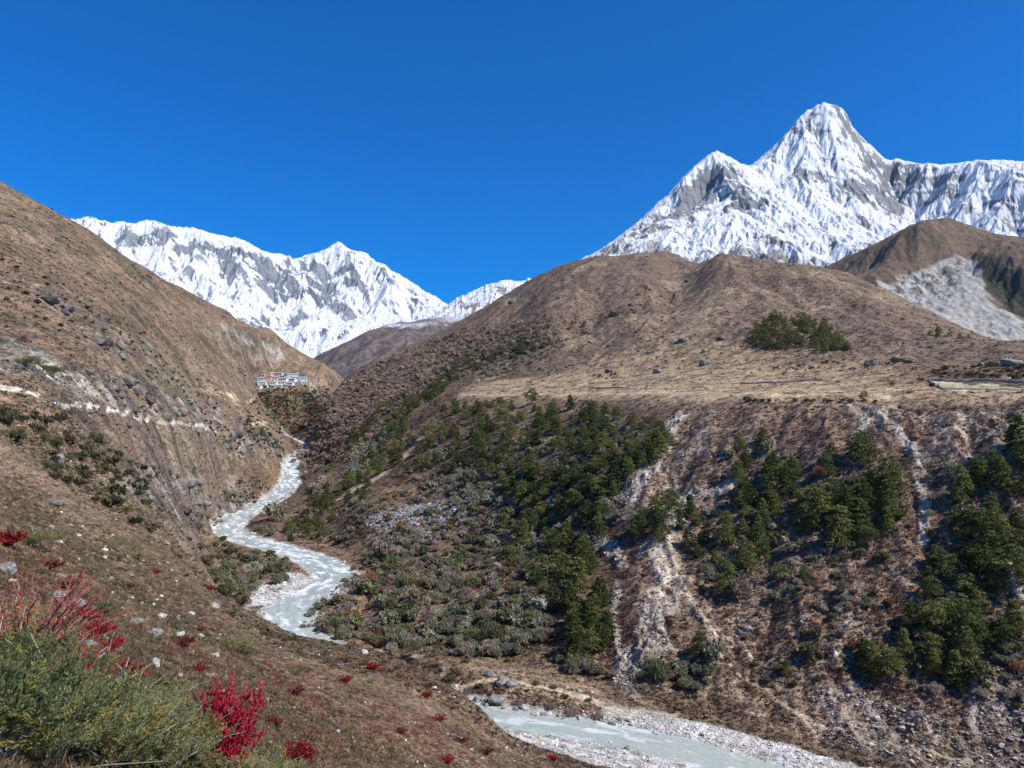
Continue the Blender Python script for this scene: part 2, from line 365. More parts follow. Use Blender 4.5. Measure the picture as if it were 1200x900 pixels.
# river: distance to its course and its level
RP = np.array([at(*p) for p in RIVER])
def dens(P, step):
    out = [P[0]]
    for p, q in zip(P, P[1:]):
        n = max(1, int(np.linalg.norm(q - p) / step)); out += [p + (q - p) * i / n for i in range(1, n + 1)]
    return np.array(out)
def chaikin(P, n=3):
    for _ in range(n):
        P = np.concatenate([P[:1], np.stack([P[:-1] * .75 + P[1:] * .25, P[:-1] * .25 + P[1:] * .75], 1).reshape(-1, 3), P[-1:]])
    return P
RC = dens(chaikin(RP), 3.0)
RW = np.interp(RC[:, 1], [180, 240, 300, 420, 600, 900, 1080, 1150, 1230], [9.5, 9.5, 10.5, 11.5, 12.5, 12, 8.5, 4, 1.6])     # half width
def river_dist(X, Y):
    d = np.full(X.shape, 1e6, F); zr = np.zeros(X.shape, F); wr = np.ones(X.shape, F) * 10
    for k in range(0, len(RC), 2):
        dd = (X - RC[k, 0]) ** 2 + (Y - RC[k, 1]) ** 2
        m = dd < d; d[m] = dd[m]; zr[m] = RC[k, 2]; wr[m] = RW[k]
    return np.sqrt(d), zr, wr
near = (DD > 150) & (DD < 1500) & (XX < 140) & (XX > -420) & (Z < RP[:, 2].min() + 170)
rd = np.full(Z.shape, 1e3, F); rz = np.zeros(Z.shape, F); rw = np.full(Z.shape, 10, F)
a_, b_, c_ = river_dist(XX[near].astype(F), YY[near].astype(F)); rd[near] = a_; rz[near] = b_; rw[near] = c_
# ---- where things differ on the ground (zones on the ground itself)
wob = fbm(XX / 14, YY / 14, 4, 91); wob2 = fbm(XX / 14 + 50, YY / 14, 4, 92)
def fbl(L, o, sd):
    """noise; on the long left valley side it is drawn out along the slope"""
    q = fbm(XX / L, YY / L, o, sd); w_ = LW; r_ = fbm(XX / L, YY / (L * 6), o, sd + 1000); return q + (r_ - q) * w_
Uw = U + wob * 14; Vw = Vp + wob2 * 9
def Pm(poly, fe=8, lo=0, hi=1e9): return pmask(Uw, Vw, poly, fe) * ((DD > lo) & (DD < hi))
def Lm(line, w, fe=2.5, k=.45, lo=0, hi=1e9): return lmask(U + wob * 14 * k, Vp + wob2 * 9 * k, line, w, fe) * ((DD > lo) & (DD < hi))
m_cliff = Pm([(740, 800), (735, 690), (740, 600), (770, 520), (800, 474), (900, 474), (1000, 476), (1300, 476), (1300, 900), (1000, 872), (860, 845)], 14, 215)
m_left = Pm([(-300, 100), (0, 205), (100, 262), (400, 435), (400, 450), (300, 520), (250, 640), (300, 725), (560, 830), (660, 905), (0, 620), (-300, 500)], 10, 60)
m_hill = Pm([(345, 510), (400, 440), (600, 330), (700, 296), (850, 290), (950, 300), (1150, 395), (1300, 400), (1300, 425), (900, 420), (560, 430), (440, 470), (380, 560)], 12, 500)
LW = m_left * smooth(70, 200, DD)
m_crag = Pm([(-200, 380), (0, 395), (35, 398), (70, 430), (120, 440), (160, 470), (150, 486), (95, 462), (40, 440), (0, 430), (-200, 440)], 10, 150)
m_crag = np.maximum(m_crag, Pm([(120, 430), (190, 445), (250, 470), (310, 500), (335, 525), (300, 545), (250, 520), (200, 490), (150, 480)], 12, 150) * .8)
m_crag = np.maximum(m_crag, Pm([(130, 560), (180, 540), (250, 570), (300, 560), (290, 590), (235, 625), (190, 600)], 12, 150) * .6)
m_crag = np.maximum(m_crag, Pm([(20, 325), (50, 340), (130, 390), (160, 420), (140, 425), (80, 385), (30, 345)], 8, 150) * .5)
m_scar = np.maximum.reduce([
    Lm([(792, 488), (775, 528), (752, 560), (735, 588), (712, 608), (700, 628)], 9, 6, 1.3, 215),
    Lm([(868, 558), (838, 574), (806, 586), (772, 606)], 6, 4, .8, 215), Lm([(792, 612), (778, 650), (788, 690), (772, 725), (756, 760), (735, 792)], 17, 9, 1.6, 215),
    Lm([(700, 628), (722, 650), (730, 660)], 9, 4, 1, 215), Lm([(722, 690), (718, 735), (726, 775)], 5, 3, .8, 215), Lm([(800, 690), (815, 720), (835, 745)], 4, 3, .6, 215),
    Lm([(996, 480), (1012, 500), (1004, 525)], 7, 5, 1.0, 215), Lm([(1010, 484), (1050, 505), (1072, 535), (1082, 560)], 7, 5, 1.2, 215), Lm([(1082, 560), (1084, 590), (1078, 628)], 8, 5, .8, 215),
    Lm([(1010, 710), (985, 740), (980, 770)], 5, 4, .8, 215) * .8, Lm([(1150, 745), (1140, 800), (1130, 850)], 6, 5, 1, 200) * .9, Lm([(1180, 670), (1195, 700)], 5, 4, 1, 200), Lm([(935, 660), (930, 700), (940, 780)], 5, 5, 1.2, 200) * .5])
m_rocky = np.maximum(Pm([(985, 478), (1300, 478), (1300, 545), (1120, 545), (1060, 505)], 14, 215) * .8, Pm([(790, 486), (830, 486), (850, 560), (780, 600), (740, 600)], 14, 215) * .6)
m_rubble = np.maximum(Pm([(950, 812), (1010, 800), (1060, 830), (1120, 840), (1150, 790), (1300, 770), (1300, 930), (1100, 905), (960, 862)], 16, 190), Pm([(725, 775), (770, 730), (790, 760), (760, 800), (730, 800)], 8, 215))
m_bould = Pm([(425, 602), (470, 594), (530, 590), (562, 598), (545, 615), (480, 620), (440, 622)], 6, 380)
m_bench = Pm([(425, 772), (480, 765), (560, 768), (640, 785), (745, 812), (790, 838), (700, 836), (600, 826), (520, 805), (470, 795), (425, 785)], 8, 215)
m_gravel = np.maximum(Pm([(566, 848), (620, 854), (690, 866), (760, 884), (840, 905), (900, 960), (700, 940), (640, 900), (590, 872)], 4, 192), Pm([(690, 842), (730, 832), (800, 846), (870, 858), (950, 880), (1040, 905), (1000, 930), (880, 895), (800, 872)], 5, 192))
m_gravel = np.maximum(m_gravel, Pm([(395, 690), (425, 672), (440, 684), (400, 705), (372, 715)], 5, 300)); m_gravel = np.maximum(m_gravel, Pm([(285, 712), (300, 688), (350, 672), (392, 675), (350, 690), (322, 705)], 4, 300))
m_sand = Pm([(690, 826), (760, 828), (790, 842), (735, 846), (700, 840)], 5, 192)
m_terr = np.maximum(Pm([(530, 468), (560, 445), (650, 440), (800, 430), (880, 430), (1000, 452), (1060, 448), (1200, 460), (1300, 460), (1300, 470), (1000, 473), (700, 469)], 5, 300), .75 * Pm([(660, 470), (640, 440), (760, 400), (800, 370), (850, 335), (862, 345), (830, 390), (870, 410), (1040, 430), (1080, 455), (1000, 470)], 18, 300))
m_terr = np.maximum(m_terr, Pm([(860, 466), (900, 456), (1000, 452), (1090, 456), (1200, 462), (1200, 468), (1060, 470), (900, 470)], 3, 300))
m_trail = np.maximum.reduce([Lm([(-60, 446), (0, 453), (22, 457), (44, 461)], 1.9, 1.5, .25, 120), Lm([(66, 474), (80, 476), (88, 473), (98, 476), (114, 476)], 2.6, 1.5, .25, 120), Lm([(126, 480), (142, 482), (158, 488), (180, 492), (206, 496), (236, 500), (256, 508)], 1.7, 1.3, .18, 120)])
m_trail = m_trail * smooth(-.38, -.02, fbm(U / 9, Vp / 5, 3, 97))
m_path = np.maximum.reduce([Lm([(382, 596), (400, 582), (425, 570), (448, 556), (466, 546), (472, 536), (486, 520), (515, 502)], 2.0, 1.2, .35, 300), Lm([(262, 460), (272, 462), (278, 470)], 2.5, 1.5, .3, 400), Lm([(296, 496), (312, 494)], 1.5, 1, .3, 500),
    Lm([(304, 452), (306, 458), (302, 464), (292, 470)], 1.6, 1, .2, 700), Lm([(842, 770), (870, 790), (905, 812), (945, 838), (990, 856), (1050, 872), (1130, 893)], 1.8, 1.2, .35, 190), Lm([(868, 752), (905, 796), (930, 828), (960, 856)], 1.4, 1.0, .35, 190),
    Lm([(510, 790), (545, 795), (600, 797), (640, 808), (700, 822)], 1.8, 1.2, .3, 215), Lm([(520, 725), (548, 716), (556, 709)], 2.5, 1.5, .4, 215), Lm([(575, 650), (582, 660), (604, 672), (602, 690)], 2.2, 1.2, .3, 215), Lm([(440, 768), (462, 748), (475, 738)], 2, 1.5, .4, 215),
    Lm([(540, 462), (640, 463), (760, 461), (900, 462), (1050, 463)], 1.0, .9, .25, 300) * .8, Lm([(120, 600), (200, 640)], 1.0, 1, .5, 60) * .5])
m_pale = np.maximum(Lm([(266, 388), (300, 405), (325, 420)], 5, 4, 1.2, 600) * .6, Lm([(365, 452), (385, 465), (372, 490)], 6, 5, 1, 600) * .5)
# ---- relief
er_big = erode(XX, YY, gx, gy, 90, 4, 5); er_sm = erode(XX, YY, gx, gy, 26, 3, 15)
rug = ridged(XX / 15, YY / 34, 5, 40) - .45; n_mid = fbl(38, 5, 55); n_sm = fbl(4.5, 4, 60); n_big = fbm(XX / 160, YY / 160, 4, 70)
nb = smooth(25, 160, DD); flat = 1 - np.clip(np.maximum(m_terr, m_bench), 0, 1) * .8
wet = 1 - smooth(1.0, 2.6, rd / rw)
Z1 = Z + nb * flat * (1 - wet) * (n_mid * 2.2 * smooth(60, 300, DD) + n_big * (3 + 3 * m_hill) * smooth(300, 900, DD))
Z1 += (1 - wet) * flat * (m_cliff * (er_sm * 1.3 + er_big * 1.6) + np.clip(m_hill, 0, 1) * (er_big * 3.2 * smooth(.05, .35, slope) + er_sm * .5) + m_left * nb * (er_big * 1.9 * smooth(120, 400, DD) * smooth(1200, 800, DD) + er_sm * .6))
Z1 += m_crag * rug * 6.0 * smooth(120, 260, DD) + (m_scar * .9 + m_rubble * .7 + m_rocky) * (ridged(XX / 7, YY / 7, 4, 44) - .45) * 3.2 + m_scar * .8
Z1 += n_sm * np.minimum(.45, .006 * DD + .03) * (1 - wet * .6) + fbm(XX / .9, YY / .9, 3, 66) * np.minimum(.10, .004 * DD) * smooth(160, 60, DD)
Z1 += (m_bould + .5 * m_gravel) * (ridged(XX / 4, YY / 4, 3, 47) - .5) * .9
# river bed
bank = smooth(.86, 1.9, rd / rw + wob * .22)
bedz = rz - .9 + np.clip(rd / rw, 0, 3) ** 2 * .9
Z1 = np.where(rd / rw < 2.4, bedz * (1 - bank) + np.maximum(Z1, rz + .15) * bank, Z1)
S1 = Z1 / TY[:, None]
gx, gy = grads(Z1, TA, TY); slope1 = np.hypot(gx, gy)
# ---- ground colours (albedo)
one = np.ones(Z.shape, F)
p1 = fbl(55, 5, 101); p2 = fbl(9, 4, 105); p3 = fbl(2.2, 3, 109)
# streaks that run down the slope
ln = slope1 + 1e-3; al = (XX * -gy + YY * gx) / ln
base = np.zeros(Z.shape + (3,), F) + np.array((.178, .122, .082), F)
base = mixv(base, smooth(-.1, .5, p1 + .3 * p2), (.128, .085, .060))
base = mixv(base, smooth(.05, .5, -p1 + .5 * p2) * .75, (.250, .180, .112))
base = mixv(base, smooth(.15, .5, p2 - .2 * p1 + .2 * n_sm) * .6 * smooth(0, .3, m_left + m_cliff), (.088, .082, .040))
base = mixv(base, m_hill * .55, (.152, .110, .082))
base = mixv(base, m_hill * smooth(.0, .45, p2 + .4 * p1) * .5, (.215, .160, .110))
base = mixv(base, m_terr * smooth(-.55, .15, p2 + .5 * p3), (.40, .30, .18))
base = mixv(base, m_cliff * .6, (.225, .150, .102))
base = mixv(base, m_cliff * smooth(.1, .45, er_sm * .4 + p2) * .5, (.27, .215, .165))
tc = np.sin((Z1 + wob * 2.6 + n_sm * .8) * 2.7); base = mixv(base, np.clip(m_cliff + .5 * m_left * smooth(100, 200, DD), 0, 1) * smooth(.55, .98, tc) * smooth(-.25, .25, p2 + .4 * p1) * .55, (.36, .285, .215))
base = mixv(base, np.clip(m_hill + m_left * smooth(300, 500, DD), 0, 1) * smooth(.2, .5, fbm(XX / 26, YY / 70, 5, 191)) * .55, (.105, .082, .060)); base = mixv(base, m_hill * smooth(.22, .5, fbm(XX / 45, YY / 80, 5, 193)) * .6, (.30, .225, .145))
base = mixv(base, m_bench * smooth(-.4, .2, p2), (.27, .20, .13))
# rock
steep = smooth(1.35, 1.9, slope1 + .5 * n_sm)
rk = np.clip(m_crag * smooth(-.25, .15, rug + .3 * n_sm) * 1.1, 0, 1)
rk = np.maximum(rk, steep * np.clip(m_left * .3 + m_cliff * .55, 0, 1) * smooth(60, 140, DD))
rk = np.maximum(rk, m_left * smooth(.32, .5, n_mid + .35 * n_sm) * smooth(150, 220, DD) * .42 * smooth(640, 560, Vp) * smooth(300, 360, Vp) * smooth(1000, 800, DD))
rcol = mixv(np.zeros(Z.shape + (3,), F) + np.array((.15, .138, .125), F), smooth(.0, .35, n_sm), (.30, .27, .22)); rcol = mixv(rcol, smooth(.1, .4, p3 - n_sm * .5), (.07, .068, .066))
base = base + (rcol - base) * rk[..., None]
pale = mixv(np.zeros(Z.shape + (3,), F) + np.array((.56, .50, .41), F), smooth(-.1, .4, p2 + .4 * p3), (.33, .27, .205))
ms = np.clip(np.maximum(m_scar * smooth(-.32, .04, p3 + .6 * p2 + .8 * (m_scar - .5)), m_rocky * smooth(.0, .3, p3 + .4 * n_sm + .3 * p2)), 0, 1)
base = base + (pale - base) * (ms * .74)[..., None]
base = mixv(base, m_rubble * smooth(-.35, .3, p3 + .5 * p2) * .7, (.29, .265, .235))
base = mixv(base, m_bould * smooth(-.3, .3, p3 + .4 * p2), (.30, .305, .315))
base = mixv(base, m_bould * smooth(.25, .5, -p2) * .8, (.22, .06, .035))
base = mixv(base, m_gravel * (.75 + .25 * smooth(-.3, .3, p3)), (.52, .51, .485))
base = mixv(base, m_sand * .9, (.40, .36, .29))
base = mixv(base, (1 - smooth(.95, 1.30, rd / rw + wob * .2)) * .9, (.42, .41, .385))
base = mixv(base, m_pale, (.38, .36, .33))
base = mixv(base, m_path * .85, (.47, .38, .26)); base = mixv(base, m_trail, (.58, .53, .45))
base = base * (1 + .30 * m_left - .16 * LW)[..., None]; base = mixv(base, LW * smooth(.12, .42, fbm(XX / 12, YY / 45, 5, 211)) * .42, (.21, .125, .07)); base = mixv(base, LW * smooth(.18, .42, fbm(XX / 16, YY / 60, 5, 213)) * .65, (.085, .082, .045)); base = mixv(base, LW * smooth(.25, .45, fbm(XX / 7, YY / 26, 5, 215)) * .7 * smooth(120, 220, DD), (.075, .062, .052))
base = mixv(base, Pm([(298, 460), (330, 455), (386, 457), (390, 472), (348, 514), (322, 498)], 6, 1150) * .8, (.085, .070, .048))
m_bir = Pm([(345, 518), (365, 488), (405, 448), (470, 414), (560, 388), (650, 392), (560, 424), (480, 470), (405, 545), (370, 582)], 22, 450); base = mixv(base, m_bir * .75, (.135, .098, .076))
# red undergrowth, mossy patches
red = Pm([(0, 640), (80, 640), (150, 760), (170, 830), (120, 830), (60, 760), (0, 720)], 20, 12) * .45 + Pm([(330, 770), (480, 790), (560, 840), (560, 900), (330, 900)], 30, 25) * .35
base = mixv(base, red * smooth(.05, .4, p3 + p2 * .6), (.21, .055, .045))
base = mixv(base, smooth(.2, .45, p1 - .5 * p2 + .2) * smooth(400, 60, DD) * .35, (.10, .085, .04))
# pale field behind its stone walls
m_field = Pm([(1090, 449), (1102, 456), (1210, 456), (1300, 456), (1300, 449), (1200, 449)], 1.5, 330, 520); base = mixv(base, m_field, (.42, .36, .235))
base = mixv(base, Pm([(1078, 452), (1090, 446), (1098, 458), (1200, 460), (1200, 464), (1078, 462)], 3, 330, 520) * .55 * smooth(-.2, .2, p3), (.17, .075, .045))
ground_mat = terrain_mat('valley ground', (1.3, .24, .05), 1.0, .55, .35, True)
ground = mk('ground', np.stack([XX, YY, Z1], -1).reshape(-1, 3), grid_faces(*Z.shape), ground_mat, col=np.concatenate([base, LW[..., None]], -1).reshape(-1, 4), smooth_=True)
tag(ground, 'brown heath valley slopes, terrace and rounded hills with pale scars', kind='structure')
# ---- looking things up on the ground
SMAX = np.maximum.accumulate(S1, 0)
def hit(u, v, lo=0):
    """the ground point seen at a place of the photograph: X, Y, Z (or None)"""
    a, s = ray(u, v); i = int(np.clip(np.searchsorted(TA, a), 1, len(TA) - 1))
    if abs(TA[i - 1] - a) < abs(TA[i] - a): i -= 1
    j0 = int(np.searchsorted(TY, lo)) if lo else 0
    col_ = SMAX[:, i]; j = int(np.searchsorted(col_, s))
    if j >= len(TY) or j == 0: return None
    f = (s - col_[j - 1]) / max(col_[j] - col_[j - 1], 1e-9); y = TY[j - 1] + f * (TY[j] - TY[j - 1])
    return (float(a * y), float(y), float(s * y))
def zat(X, Y):
    """ground height under world points"""
    X = np.asarray(X, float); Y = np.asarray(Y, float); a = X / Y
    i = np.clip(np.searchsorted(TA, a) - 1, 0, len(TA) - 2); j = np.clip(np.searchsorted(TY, Y) - 1, 0, len(TY) - 2)
    fa = np.clip((a - TA[i]) / (TA[i + 1] - TA[i]), 0, 1); fy = np.clip((Y - TY[j]) / (TY[j + 1] - TY[j]), 0, 1)
    return (S1[j, i] * (1 - fa) + S1[j, i + 1] * fa) * (1 - fy) * Y + (S1[j + 1, i] * (1 - fa) + S1[j + 1, i + 1] * fa) * fy * Y
# ------------------------------------------------------------------ river water
tg = np.gradient(RC[:, :2], axis=0); tg /= np.linalg.norm(tg, axis=1)[:, None] + 1e-9
k9 = np.ones(9) / 9; tg = np.stack([np.convolve(np.pad(tg[:, i], 4, 'edge'), k9, 'valid') for i in (0, 1)], 1); nrm = np.stack([-tg[:, 1], tg[:, 0]], 1)
def up(a, k): return np.stack([np.interp(np.arange(0, len(a) - 1, 1 / k), np.arange(len(a)), a[:, i]) for i in range(a.shape[1])], 1)
RCu = up(RC, 4); nu = up(nrm, 4); RWu = up(RW[:, None], 4)
off = np.linspace(-1.45, 1.45, 41)
WX = RCu[:, None, 0] + nu[:, None, 0] * off[None] * RWu; WY = RCu[:, None, 1] + nu[:, None, 1] * off[None] * RWu
dist_al = np.cumsum(np.r_[0, np.linalg.norm(np.diff(RCu[:, :2], axis=0), axis=1)])[:, None] * np.ones_like(WX); acr = off[None] * RWu
wv = ridged(dist_al / 6.5, acr / 3.2, 4, 81) - .4; rough = smooth(255, 420, RCu[:, None, 1])
WZ = RCu[:, None, 2] + wv * (.22 + .85 * rough) - .1
fo = fbm(dist_al / 9, acr / 3.4, 6, 85, .6)
foam = smooth(.20 - .22 * rough, .50 - .14 * rough, fo * 1.15 + .6 * wv)
wc = mixv(np.zeros(WX.shape + (3,), F) + np.array((.38, .42, .365), F), rough * .75 * np.ones_like(WX), (.34, .38, .35)); wc = mixv(wc, foam * (.55 + .4 * rough), (.82, .83, .80))
wm, nt, b = new_mat('glacial river water'); b.inputs['Roughness'].default_value = .3; b.inputs['Specular IOR Level'].default_value = .25
wa = N(nt, 'Attribute', attribute_name='Col'); gpos = N(nt, 'NewGeometry').outputs['Position']
nt.links.new(mixc(nt, 1.0, wa.outputs['Color'], grey(nt, remap(nt, noise_node(nt, gpos, .8, 5, .65), .3, .7, .86, 1.14)), 'MULTIPLY'), b.inputs['Base Color'])
bp = N(nt, 'Bump'); bp.inputs['Strength'].default_value = .5; bp.inputs['Distance'].default_value = .25; nt.links.new(noise_node(nt, gpos, .9, 5, .65), bp.inputs['Height']); nt.links.new(bp.outputs[0], b.inputs['Normal'])
tag(mk('river', np.stack([WX, WY, WZ], -1).reshape(-1, 3), grid_faces(*WX.shape), wm, col=wc.reshape(-1, 3), smooth_=True), 'milky pale green river with white rapids', kind='structure')
# ================================================================== HILLS AND SNOW MOUNTAINS BEHIND
def massif(name, lines, a_px, y_rng, na, ny, kY, c, step=14, smoothing=1e-5):
    a0 = float(ray(a_px[0], 400)[0]); a1 = float(ray(a_px[1], 400)[0])
    S = Surf(lines, kY, c, (a0 - .02, a1 + .02), (y_rng[0] * .98, y_rng[1] * 1.02), step, 320, 300, smoothing)
    A = np.linspace(a0, a1, na); Yv = np.exp(np.linspace(math.log(y_rng[0]), math.log(y_rng[1]), ny))
    s = S.grid(A, Yv); X = A[None] * Yv[:, None]; Y = np.repeat(Yv[:, None], na, 1)
    return A, Yv, X, Y, s * Yv[:, None], s
# --- brown hill with the grey landslide bowl
hl = [[(900, 360, 2500), (975, 312, 2700), (1000, 302, 2680), (1020, 297, 2640)],
      [(1020, 300, 2320), (1040, 286, 2300), (1055, 275, 2290), (1070, 268, 2280), (1085, 263, 2270), (1110, 262, 2270), (1130, 265, 2290), (1150, 270, 2320), (1175, 276, 2360), (1200, 281, 2400), (1300, 300, 2500), (1500, 340, 2600)],
      [(995, 330, 2150), (1010, 322, 2230), (1020, 312, 2290)],
      [(1028, 331, 2060), (1050, 331, 2080), (1068, 326, 2110), (1085, 316, 2140), (1100, 311, 2160), (1120, 303, 2180), (1138, 302, 2180)],
      [(1045, 345, 1990), (1075, 350, 1980), (1100, 342, 2010), (1125, 328, 2070), (1140, 318, 2110)],
      [(1080, 368, 1880), (1110, 372, 1850), (1140, 362, 1900), (1158, 345, 1960), (1165, 328, 2020)],
      [(1110, 392, 1760), (1150, 396, 1720), (1180, 390, 1750), (1200, 385, 1770), (1260, 395, 1740)],
      [(1150, 300, 2140), (1165, 303, 2090), (1180, 308, 2030), (1200, 317, 1960), (1240, 335, 1880), (1300, 365, 1780)],
      [(1183, 349, 1940), (1194, 365, 1870), (1208, 370, 1850), (1248, 378, 1800)],
      [(900, 420, 1650), (1000, 405, 1650), (1100, 408, 1650), (1300, 415, 1600), (1500, 430, 1550)],
      [(900, 420, 2100), (950, 380, 2200), (990, 352, 2050)], [(900, 420, 3200), (1100, 400, 3200), (1300, 400, 3200), (1500, 420, 3200)]]
A, Yv, X, Y, Zb, s = massif('hill', hl, (900, 1480), (1600, 3200), 620, 420, .8, .006)
u, v = to_px(A[None], s); u = u.astype(F); v = v.astype(F); wu = u + fbm(X / 40, Y / 40, 4, 3) * 8; wv_ = v + fbm(X / 40, Y / 40, 4, 4) * 6
scar = pmask(wu, wv_, [(1028, 332), (1052, 328), (1070, 322), (1085, 313), (1105, 306), (1130, 299), (1142, 303), (1150, 318), (1160, 345), (1172, 362), (1215, 376), (1300, 385), (1300, 420), (1060, 420), (1050, 360)], 3) * (Y < 2250)
fade = smooth(1.0, .0, np.abs(np.linspace(-1, 1, len(Yv)))[:, None] ** 6 * np.ones_like(X))
gx, gy = grads(Zb, A, Yv); sl = np.hypot(gx, gy)
e1 = erode(X, Y, gx, gy, 130, 4, 21); e2 = erode(X, Y, gx, gy, 40, 3, 23); cliffy = pmask(wu, wv_, [(1030, 330), (1090, 314), (1130, 304), (1120, 340), (1090, 360), (1050, 352)], 6)
Zb = Zb + e1 * 5 * smooth(.1, .5, sl) + e2 * (1.6 + cliffy * 2) + fbm(X / 25, Y / 25, 4, 8) * 3 + cliffy * scar * (ridged(X / 30, Y / 30, 4, 9) - .5) * 7
q1 = fbm(X / 60, Y / 60, 4, 12); q2 = fbm(X / 16, Y / 16, 4, 13)
c = np.zeros(X.shape + (3,), F) + np.array((.150, .105, .075), F); c = mixv(c, smooth(0, .4, q1) * .7, (.10, .082, .055)); c = mixv(c, smooth(.1, .4, q2) * .4, (.20, .13, .07))
c = mixv(c, pmask(wu, wv_, [(1150, 296), (1200, 316), (1300, 350), (1300, 400), (1200, 380), (1165, 345), (1140, 308)], 4) * (Y < 2200) * .85, (.050, .050, .034))  # left-facing wall: dark vegetation, with its shadow painted into the colour too
sc = mixv(np.zeros(X.shape + (3,), F) + np.array((.35, .335, .30), F), smooth(-.1, .4, q2), (.27, .25, .22)); sc = mixv(sc, cliffy * smooth(.0, .35, e2 * .4 + q2) * .85, (.12, .105, .085))
c = c + (sc - c) * scar[..., None]
hill_mat = terrain_mat('far hill ground', (.28, .07, .02), .5, .4, 1.2)
tag(mk('hill', np.stack([X, Y, Zb], -1).reshape(-1, 3), grid_faces(*X.shape), hill_mat, col=c.reshape(-1, 3), smooth_=True), 'brown rounded hill with a grey landslide bowl', kind='structure')
# --- dusky spur at the head of the valley
sl_ = [[(330, 445, 3300), (355, 430, 3250), (372, 420, 3200), (395, 407, 3250), (420, 394, 3350), (445, 385, 3450), (470, 379, 3550), (500, 375, 3650), (530, 374, 3750), (560, 372, 3800), (600, 372, 3800), (640, 374, 3800)],
       [(340, 470, 2800), (380, 440, 2800), (420, 420, 2850), (460, 405, 2950), (500, 398, 3050), (560, 395, 3100), (640, 395, 3100)], [(340, 492, 2250), (400, 480, 2250), (460, 470, 2250), (540, 450, 2300), (640, 440, 2300)],
       [(330, 480, 4200), (400, 450, 4200), (500, 420, 4400), (640, 410, 4400)]]
A, Yv, X, Y, Zb, s = massif('spur', sl_, (325, 640), (2250, 4300), 380, 220, .8, .008)
gx, gy = grads(Zb, A, Yv); e1 = erode(X, Y, gx, gy, 200, 4, 31)
Zb = Zb + e1 * 10 + fbm(X / 50, Y / 50, 4, 33) * 5
u, v = to_px(A[None], s); q1 = fbm(X / 90, Y / 90, 4, 35)
c = np.zeros(X.shape + (3,), F) + np.array((.125, .098, .09), F); c = mixv(c, smooth(-.1, .4, q1 + .3 * e1) * .7, (.17, .135, .118))
c = mixv(c, smooth(383, 375, v + q1 * 12) * smooth(400, 450, u) * .7, (.55, .55, .57))
spur_mat = terrain_mat('spur ground', (.12, .03, .01), .6, .4, 2.0)
tag(mk('hill', np.stack([X, Y, Zb], -1).reshape(-1, 3), grid_faces(*X.shape), spur_mat, col=c.reshape(-1, 3), smooth_=True), 'dusky brown spur closing the head of the valley', kind='structure')
# --- snow and rock
def snow_mat(name, sc):
    m, nt, b = new_mat(name); b.inputs['Roughness'].default_value = .75; b.inputs['Specular IOR Level'].default_value = .2
    at_ = N(nt, 'Attribute', attribute_name='Col'); P = N(nt, 'NewGeometry').outputs['Position']
    f = remap(nt, noise_node(nt, P, sc, 6, .65), .3, .7, .93, 1.07)
    nt.links.new(mixc(nt, 1.0, at_.outputs['Color'], grey(nt, f), 'MULTIPLY'), b.inputs['Base Color'])
    bp = N(nt, 'Bump'); bp.inputs['Strength'].default_value = .55; bp.inputs['Distance'].default_value = .35 / sc
    nt.links.new(noise_node(nt, P, sc * 1.3, 6, .7), bp.inputs['Height']); nt.links.new(bp.outputs[0], b.inputs['Normal']); return m
def snow_mountain(label, lines, a_px, y_rng, na, ny, kY, c, cells, amps, jag, crest_px, rock_at, lean, sc, seed, rockcol, rockcol2, extra=None, step=14):
    A, Yv, X, Y, Zb, s = massif('mountain', lines, a_px, y_rng, na, ny, kY, c, step)
    u, v = to_px(A[None], s); u = u.astype(F); v = v.astype(F)
    gx, gy = grads(Zb, A, Yv); sl = np.hypot(gx, gy); k = smooth(.15, .7, sl)
    e1 = erode(X, Y, gx, gy, cells[0], 5, seed, 1.0); crest = .3 + .7 * smooth(0, crest_px, (s.max(0)[None] - s) * 906); Zb = Zb + e1 * amps[0] * (.25 + .75 * k) * crest
    cp_ = (s.max(0)[None] - s) * 906; Zb = Zb + (ridged(A * 906 / 13, A * 0 + seed, 3, seed + 5) - .5)[None] * jag * smooth(45, 0, cp_)
    gx, gy = grads(Zb, A, Yv); e2 = erode(X, Y, gx, gy, cells[1], 4, seed + 3, 1.3); Zb = Zb + e2 * amps[1] * (.3 + .7 * k)
    nz = fbm(X / cells[0] * 2.2, Y / cells[0] * 2.2, 6, seed + 9, .55); Zb = Zb + nz * amps[2] * crest
    Zb = Zb + (ridged(X / cells[1], Zb / cells[1] * .9 + Y / cells[1] * .5, 5, seed + 11) - .4) * amps[3] * k
    gx, gy = grads(Zb, A, Yv); sl = np.hypot(gx, gy)
    qa = X + lean * Zb; qb = Zb - lean * X; strata = fbm(qb / (cells[0] * 1.1), qa / (cells[0] * .16), 4, seed + 14) if lean else fbm(X / (cells[0] * 1.1), (Zb + .25 * X) / (cells[0] * .10), 4, seed + 14); n3 = fbm((X + lean * Zb) / cells[1] * 1.6, ((Y * .3 + Zb) - lean * X) / cells[1] * .55, 5, seed + 15, .6)
    ex = extra(u, v, X, Y) if extra else 0
    rock = smooth(rock_at - .11, rock_at + .13, .38 * (sl - 1.2) + n3 * 1.15 + strata * .75 - e2 * .22 + ex)
    col = np.zeros(X.shape + (3,), F) + np.array((.70, .71, .73), F)
    rc = mixv(np.zeros(X.shape + (3,), F) + np.array(rockcol, F), smooth(-.2, .3, strata + n3 * .5), rockcol2)
    col = col + (rc - col) * (rock * .93)[..., None]
    return u, v, X, Y, Zb, col, n3, sl
